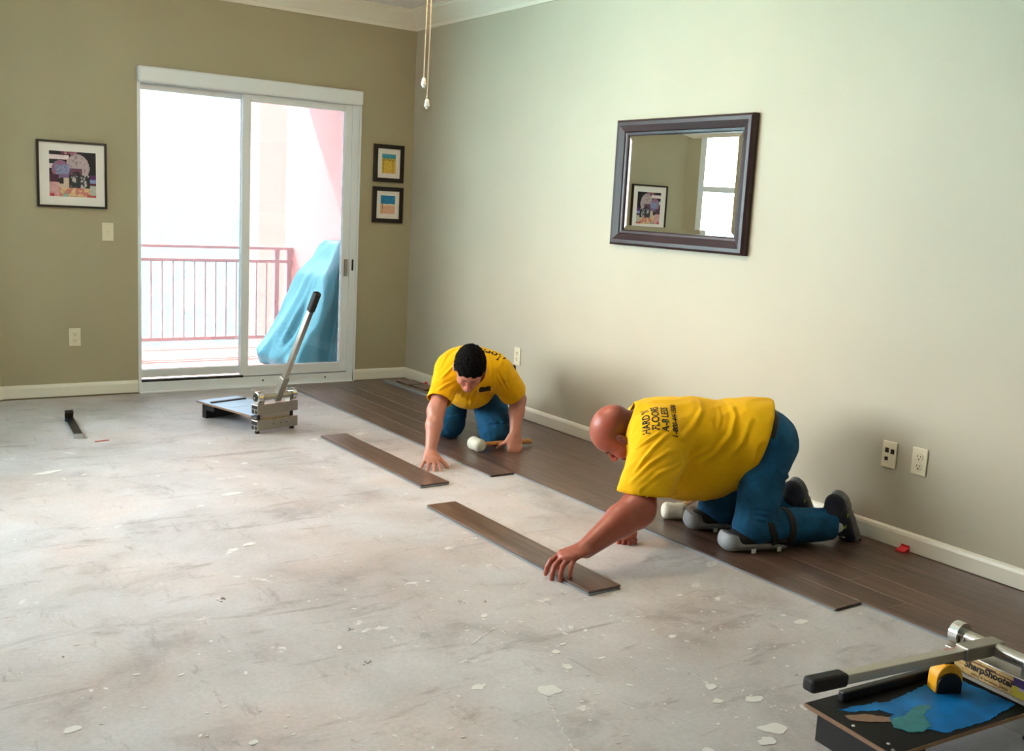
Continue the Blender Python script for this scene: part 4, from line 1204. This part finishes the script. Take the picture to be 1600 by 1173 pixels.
def cloth(name, prims, h, cuts, m, parent, disp, drop=None, th=.004, rl=2):
    V, Q = surface(*fieldcut(prims, h, cuts)); V = relax(V, Q, 1)
    # open the cloth where it is cut: remove the flat caps
    N0 = normals(V, Q); cap = np.zeros(len(V), bool)
    for P, N, R in cuts:
        dd_ = (V - P) @ N; cap |= (np.abs(dd_) < h * .75) & (np.linalg.norm(V - P, axis=1) < R * .995) & ((N0 @ N) > .8)
    if drop is not None: cap |= drop(V)
    Q = Q[~(cap[Q].any(1))]
    used = np.unique(Q); mp_ = np.full(len(V), -1); mp_[used] = np.arange(len(used)); V = V[used]; Q = mp_[Q]
    E_ = np.sort(np.concatenate([np.stack([Q[:, i], Q[:, (i + 1) % 4]], 1) for i in range(4)]), 1)
    key = E_[:, 0] * len(V) + E_[:, 1]; uq, ct = np.unique(key, return_counts=True); be = uq[ct == 1]; be = np.stack([be // len(V), be % len(V)], 1)
    bvt = np.unique(be)
    for it in range(14):
        acc = np.zeros_like(V); c = np.zeros(len(V)); np.add.at(acc, be[:, 0], V[be[:, 1]]); np.add.at(acc, be[:, 1], V[be[:, 0]]); np.add.at(c, be[:, 0], 1); np.add.at(c, be[:, 1], 1)
        V[bvt] = V[bvt] * .5 + .5 * (acc[bvt] / c[bvt][:, None])
        if it % 4 == 3:
            keep = V[bvt].copy(); V = relax(V, Q, 1, .4); V[bvt] = keep
    for P, N, R_ in cuts:
        q = V[bvt]; dd_ = (q - P) @ N; near = (np.abs(dd_) < h * 3) & (np.linalg.norm(q - P, axis=1) < R_ * 1.02); q[near] -= dd_[near][:, None] * N; V[bvt] = q
    N = normals(V, Q); V = V + N * disp(V, N)[:, None]
    o = link_mesh(name, V, Q, m, parent, smooth=True)
    so = o.modifiers.new('thickness', 'SOLIDIFY'); so.thickness = th; so.offset = -1
    return o, V, Q


cutsB = [(sleeveL, lsN, .17), (sleeveR, rsN, .15), (HEM, hemn, .45)]
foldsB_px = [  # soft creases seen on the cloth
    ([(1092, 623), (1096, 642), (1086, 662), (1066, 684)], .010, .0050), ([(1140, 629), (1149, 652), (1142, 680), (1118, 708), (1090, 726)], .010, .0045), ([(1172, 655), (1160, 690), (1132, 722)], .011, .0030), ([(1120, 632), (1125, 652), (1122, 668)], .007, .0025),
    ([(990, 740), (1020, 700), (1050, 672)], .008, .0055), ([(986, 755), (1012, 728), (1046, 704)], .008, .005), ([(1000, 765), (1030, 740), (1068, 722)], .007, .005),
    ([(995, 700), (1010, 690), (1030, 676)], .006, .005), ([(1050, 748), (1075, 720), (1110, 700)], .008, .004), ([(1196, 690), (1198, 720), (1186, 745)], .006, .005), ([(1204, 665), (1202, 690), (1196, 720)], .005, .004)]
_v, _q = surface(*fieldcut(shirt, .008, cutsB))
foldsB = [(on_mesh(_v, _q, p), w, g) for p, w, g in foldsB_px]; foldsB = [x for x in foldsB if len(x[0]) > 1]


def dispB(V, N):
    n1 = vnoise(V, 6); n2 = vnoise(V * A3(1, 1, .5), 15, 3.0)
    return crease(V, foldsB) + .004 * n1 + .0035 * (1 - np.abs(n2) * 2.5)


shB, VS, QS = cloth('shirt', shirt, .0055, cutsB, M_shirt, PB, dispB, drop=lambda V: np.linalg.norm(V - (Nb + tb * .045 - UP * .0), axis=1) < .084)
# lettering printed across the upper back: letters' tops point to the collar
M_ink2 = mat('shirt_ink', '#1c160c', rough=.8)
Tn = unit(UP * .75 + sb_ * .66); Tu = unit(np.cross(tb, Tn)); Tu = Tu if Tu[2] > 0 else -Tu
tc_ = on_mesh(VS, QS, [(1033, 652)])[0]
for txt, size, off, up_, bold in (("HARD 'N", .040, .045, -.005, .0010), ('FLOORS', .042, .008, .010, .0010), ('A-8 LESS', .040, -.030, .005, .0010), ('1-800-444-1500', .030, -.066, .010, .0010)):
    drape('print', txt, size, VS, QS, tc_ + tb * off + Tu * up_, Tu, tb, Tn, shB, M_ink2, bold=bold)
drape('print', '///', .020, VS, QS, tc_ + tb * .062 + Tu * .075, Tu, tb, Tn, shB, M_ink2)

# jeans
kN, kF = A3(-.595, -4.085, .098), A3(-.530, -3.82, .098); aN, aF = A3(-.228, -4.178, .088), A3(-.205, -3.945, .088)
hN, hF = Hb + sb_ * .085, Hb - sb_ * .085
jeans = [cone(hN - UP * .02, kN + UP * .005, .102, .080, k=.04), cone(hF - UP * .02, kF + UP * .005, .102, .080, k=.03), cone(kN - UP * .004, aN, .078, .068, k=.02), cone(kF - UP * .004, aF, .078, .068, k=.02),
         cone(Hb + sb_ * .05 + tb * .04 + UP * .01, Hb - sb_ * .05 + tb * .04 + UP * .01, .125, .125, k=.05), ell(Hb + sb_ * .075 + tb * .035 + UP * -.02, (sb_, tb), (.093, .075, .118), .04), ell(Hb - sb_ * .075 + tb * .035 - UP * .02, (sb_, tb), (.093, .075, .118), .04),
         cone(Hb + tb * .04 + UP * .01, Hb - tb * .0, .14, .135, sb_, .9, .05)]
foldsJ = [([(kN + A3(.01, -.08, .07)), (kN + A3(-.07, -.04, .085)), (kN + A3(-.085, .02, .09))], .006, .006), ([(kN + A3(.03, -.085, .11)), (kN + A3(-.06, -.06, .13)), (kN + A3(-.09, .0, .14))], .007, .005),
          ([(kN + A3(.06, -.08, .02)), (kN + A3(.0, -.085, .05)), (kN + A3(-.06, -.05, .06))], .006, .006), ([(aN + A3(-.06, -.07, .03)), (aN + A3(-.05, -.02, .075)), (aN + A3(-.06, .05, .05))], .006, .005),
          ([(aN + A3(-.1, -.075, .0)), (aN + A3(-.09, -.04, .07)), (aN + A3(-.1, .02, .08))], .006, .004), ([(kF + A3(-.08, -.04, .05)), (kF + A3(-.085, .02, .06))], .006, .005), ([(hN + A3(-.05, -.10, -.08)), (hN + A3(.02, -.1, -.12)), (hN + A3(.1, -.05, -.13))], .009, .005)]
foldsJ = [([np.array(q) for q in p], w, g) for p, w, g in foldsJ]
dN, dF = unit(aN - kN), unit(aF - kF)
cutsJ = [(aN - dN * .005, dN, .12), (aF - dF * .005, dF, .12)]
dispJ = lambda V, N: crease(V, foldsJ) + .003 * vnoise(V, 9) + .002 * (1 - np.abs(vnoise(V, 22, 5.)) * 2.5)
jB, VJ, QJ = cloth('jeans', jeans, .0055, cutsJ, M_jean, PB, dispJ)
bt = MB()
for k in range(40):
    pass
wc = [cone(Hb + tb * .01 + UP * .006 + sb_ * .05, Hb + tb * .01 + UP * .006 - sb_ * .05, .136, .136, k=.05)]
skin_mesh('belt', wc, .006, M_belt, PB, clip=[(Hb - tb * .018 + UP * .1, unit(-tb - UP * .3)), (Hb + tb * .03 + UP * .1, unit(tb + UP * .3))])
# socks, shoes, knee pads
for (a, d, y) in ((aN, dN, 0), (aF, dF, 1)):
    toe = A3(-.088, -4.195 if y == 0 else -3.975, .022); heel = A3(-.178, -4.185 if y == 0 else -3.955, .205)
    dd_ = unit(toe - heel); upv = unit(A3(-1, 0, -.55))
    L = .235
    st = toe - dd_ * (L - .02) - A3(.012, 0, 0)
    skin_mesh('sock', [cone(a - d * .03, a + d * .045 + UP * .01, .046, .046, k=.02)], .006, M_sock, PB)
    shoe('n', dd_, upv, st + A3(.0, 0, 0), L, PB)
pN = knee_pad(kN - A3(.015, 0, 0), dN, PB); pF = knee_pad(kF - A3(.015, 0, 0), dF, PB)
strap(pN, kN + dN * .045 - UP * .004, unit(dN + UP * .45), .089); strap(pN, kN + dN * .14 - UP * .006, dN, .0835)
strap(pF, kF + dF * .05 - UP * .004, dF, .086); strap(pF, kF + dF * .15 - UP * .006, dF, .0835)
# ring on the left hand
fd = unit(HD); _n = unit(HN - fd * np.dot(HN, fd)); _s = np.cross(fd, _n); _s = _s if _s[1] > 0 else -_s
bp_ = LW_ + (fd * .086 + _s * -.0105) * 1.10; a_ = math.radians(34); v_ = unit(fd * math.cos(a_) - _n * math.sin(a_) - _s * .10 * math.cos(a_))
rc = bp_ + v_ * .020
MB().lathe(rc - v_ * .003, v_, [(0, .0105), (.0005, .0122), (.0055, .0122), (.006, .0105)], 20).build('ring', M_chrome, PB, smooth=True)

# ================================================================== dark-haired man
PA = thing('person', 'dark-haired man in yellow T-shirt and blue jeans on hands and knees, facing the camera', 'person', (-.70, -2.05, 0))
Ha = A3(-.54, -1.76, .37); Na = A3(-.815, -2.225, .475); ta = unit(A3(-.275, -.485, 0)); sa = A3(-ta[1], ta[0], 0)   # sa towards his left
if sa[0] < 0: sa = -sa
LSa, RSa = Na - ta * .05 + sa * .150 - UP * .02, Na - ta * .04 - sa * .112 - UP * .02
LEa, LWa = A3(-.492, -2.22, .280), A3(-.550, -2.295, .102)
REa, RWa = A3(-1.030, -2.245, .255), A3(-1.112, -2.345, .056)
HCa = A3(-.940, -2.415, .505)
hPa, hpa, hfa = head(HCa, unit([-.40, -.55, -.73]), unit([-.35, -.62, .70]), .93, 1.0)
lha, lta = hand(LWa, (-.15, -.30, -.8), (-.35, -.85, .30), (-1, 0, 0), ((28, 45, 20), (62, 88, 60), (66, 88, 60), (68, 88, 60)), thumb=(.35, .75, -.5), sc=1.02)
rha, rta = hand(RWa, (-.40, -.85, -.20), (-.05, -.25, 1), (1, -.2, 0), ((12, 14, 12), (12, 14, 12), (12, 14, 12), (12, 14, 12)), spread=(.16, .0, -.2, -.42), thumb=(.75, .62, -.2), sc=1.05)
bodyA = [cone(Ha + ta * .08, Na - ta * .12 - UP * .02, .125, .135, sa, .82, .05), cone(LSa - sa * .04, RSa + sa * .04, .068, .068, k=.05),
         cone(LSa, LEa, .054, .043, k=.03), cone(LEa, LEa + (LWa - LEa) * .35, .042, .042, k=.03), cone(LEa + (LWa - LEa) * .35, LWa, .042, .028, k=.02),
         cone(RSa, REa, .054, .043, k=.03), cone(REa, REa + (RWa - REa) * .35, .042, .043, k=.03), cone(REa + (RWa - REa) * .35, RWa, .043, .028, k=.02),
         cone(Na - ta * .03, hpa(-.040, 0, -.050), .062, .060, k=.03), cone(Na - UP * .03, hpa(.0, 0, -.075), .052, .046, k=.03)]
obA, VA, QA = skin_mesh('body', bodyA + hPa + lha + rha, .0045, M_skin, PA, rl=1, colf=skin_col(SK, (HCa, hfa, .93), None))
# hair
def hairdrop(V):
    f, l, u = hfa; R = (V - HCa) / .93; a, b, w = R @ f, R @ l, R @ u
    line = .050 + .03 * np.abs(b) / .07 - .0 * a
    front = (a > .045) & (w < .066 - .20 * np.abs(b) + .006 * np.sin(b * 160)); side = (w < -.005 + .35 * np.clip(a, -.1, .1)) & (a > -.055); low = (w < -.065)
    ear = (np.abs(b) > .05) & (a > -.03) & (w < .012) & (a < .05)
    return front | side | low | ear
hh = [ell(hpa(-.010, 0, .034), (hfa[0], hfa[1]), (.103, .082, .096), .02), ell(hpa(.026, 0, .040), (hfa[0], hfa[1]), (.077, .073, .073), .02), ell(hpa(-.055, 0, -.035), (hfa[0], hfa[1]), (.042, .056, .047), .03)]
skin_mesh('hair', hh, .004, M_hair, obA, rl=1, drop=hairdrop, disp=lambda V, N: .004 * vnoise(V, 70) + .003 * vnoise(V, 160))
# shirt
slL = LSa + (LEa - LSa) * .80; slR = RSa + (REa - RSa) * .76
shirtA = [cone(Na - ta * .08 - UP * .03, Ha + ta * .28 + UP * .030, .165, .168, sa, .80, .05), cone(Ha + ta * .28 + UP * .025, Ha - ta * .12, .165, .155, sa, .86, .05), ell(Ha + ta * .30 - UP * .060, (ta, sa), (.17, .125, .110), .06),
          cone(LSa - sa * .05, RSa + sa * .05, .088, .088, k=.06), cone(Na - ta * .05, Na + ta * .01, .085, .075, k=.03),
          cone(LSa, LSa + (LEa - LSa) * .80, .080, .078, k=.05), cone(RSa, RSa + (REa - RSa) * .76, .072, .068, k=.05)]
cutsA = [(slL, unit(LEa - LSa), .13), (slR, unit(REa - RSa), .14), (Ha - ta * .10, unit(-ta), .4)]
foldsA_px = [([(690, 590), (705, 575), (722, 562)], .007, .006), ([(684, 610), (700, 600), (722, 590)], .007, .006), ([(688, 575), (698, 556), (712, 545)], .007, .005), ([(735, 635), (737, 615), (745, 600)], .007, .007),
             ([(790, 612), (782, 596), (776, 585)], .005, .006), ([(795, 606), (786, 590), (782, 578)], .005, .005), ([(720, 620), (724, 606), (722, 590)], .006, .006), ([(770, 600), (764, 618), (752, 632)], .008, .005), ([(800, 560), (790, 580), (788, 600)], .008, .004), ([(764, 560), (768, 580), (764, 600)], .007, .004)]
_v, _q = surface(*fieldcut(shirtA, .008, cutsA))
foldsA = [(on_mesh(_v, _q, p), w, g) for p, w, g in foldsA_px]; foldsA = [x for x in foldsA if len(x[0]) > 1]
dispA = lambda V, N: crease(V, foldsA) + .004 * vnoise(V, 7, 2.) + .003 * (1 - np.abs(vnoise(V, 16, 9.)) * 2.5)
shA, VSA, QSA = cloth('shirt', shirtA, .0055, cutsA, M_shirt, PA, dispA, drop=lambda V: np.linalg.norm(V - (Na + ta * .055 - UP * .01), axis=1) < .078)
tca = on_mesh(VSA, QSA, [(768, y_) for y_ in (539, 541, 543, 545, 547, 549, 552, 556)])[1]; Ta = unit(UP * .95 + sa * .25 - ta * .1); Ua = unit(np.cross(ta, Ta)); Ua = Ua if Ua @ sa < 0 else -Ua
drape('print', 'Horns', .070, VSA, QSA, tca - Ua * .0, Ua, unit(np.cross(Ta, Ua)), Ta, shA, M_ink2, shear=.2, bold=.002)
# chest logo: small dark badge on his left chest
qs = on_mesh(VSA, QSA, [(749, 606), (766, 603), (766, 609), (749, 612)])
if len(qs) == 4:
    bn = pixray(757, 608); pts = []
    nu, nv = 10, 4; bvh = BVHTree.FromPolygons([tuple(v) for v in VSA], [tuple(q) for q in QSA.tolist()])
    VV = []; FF = []
    for j in range(nv + 1):
        for i in range(nu + 1):
            hit = bvh.ray_cast(Vector(CAM), Vector(pixray(748.5 + 18 * i / nu + (1.0 if (j == 0 and i in (0, 5, 10)) else 0), 605 + 7.5 * j / nv - 2.5 * i / nu + (1.2 if (i % 5 == 0 and j == 0) else 0))))
            VV.append(np.array(hit[0]) + np.array(hit[1]) * .0015)
    for j in range(nv):
        for i in range(nu): a = j * (nu + 1) + i; FF.append((a, a + 1, a + nu + 2, a + nu + 1))
    link_mesh('chest_badge', VV, FF, M_ink2, shA)
# jeans
kL, kR = A3(-.580, -2.140, .098), A3(-.735, -1.90, .098); aL, aR = A3(-.33, -1.70, .08), A3(-.52, -1.48, .08)
jeansA = [cone(Ha + sa * .09, kL, .105, .092, k=.04), cone(Ha - sa * .075 - UP * .02, kR, .098, .088, k=.03), cone(kL, aL, .086, .062, k=.02), cone(kR, aR, .078, .062, k=.02),
          cone(Ha + sa * .04 + ta * .03 - UP * .02, Ha - sa * .04 + ta * .03 - UP * .02, .125, .125, k=.05), ell(Ha + sa * .06 - ta * .02 - UP * .03, (sa, ta), (.085, .09, .095), .04), ell(Ha - sa * .06 - ta * .02 - UP * .03, (sa, ta), (.085, .09, .095), .04)]
foldsK = [([kL + A3(-.08, -.03, .05), kL + A3(-.02, -.085, .06), kL + A3(.06, -.05, .04)], .006, .006), ([kL + A3(-.08, -.0, .09), kL + A3(-.0, -.085, .10), kL + A3(.07, -.02, .10)], .006, .006), ([kL + A3(-.075, -.01, .01), kL + A3(-.03, -.08, .01), kL + A3(.05, -.06, -.02)], .006, .005),
          ([kR + A3(-.08, -.0, .04), kR + A3(-.02, -.08, .05), kR + A3(.06, -.05, .06)], .006, .005)]
dL, dR = unit(aL - kL), unit(aR - kR)
dispK = lambda V, N: crease(V, foldsK) + .004 * vnoise(V, 10, 1.) + .003 * (1 - np.abs(vnoise(V, 24, 2.)) * 2.5)
jA, _, _ = cloth('jeans', jeansA, .0055, [(aL, dL, .1), (aR, dR, .1)], M_jean, PA, dispK)
for a, d in ((aL, dL), (aR, dR)):
    toe = a + d * .16; toe[2] = .045; heel = a + d * .05 + UP * .13
    dd_ = unit(toe - heel); L = .27
    shoe('s', dd_, unit(-d - UP * .5), toe - dd_ * (L - .03) + UP * .01, L, PA)
# holster on his belt
ph = A3(-.285, -1.86, .372)
MB().obox(ph, ((.5, .86, 0), (.86, -.5, 0), (0, 0, 1)), (.022, .016, .034)).obox(ph + A3(-.06, .0, .005), ((.5, .86, 0), (.86, -.5, 0), (0, 0, 1)), (.016, .060, .012)).build('belt_pouch', M_belt, PA, bevel=.008)
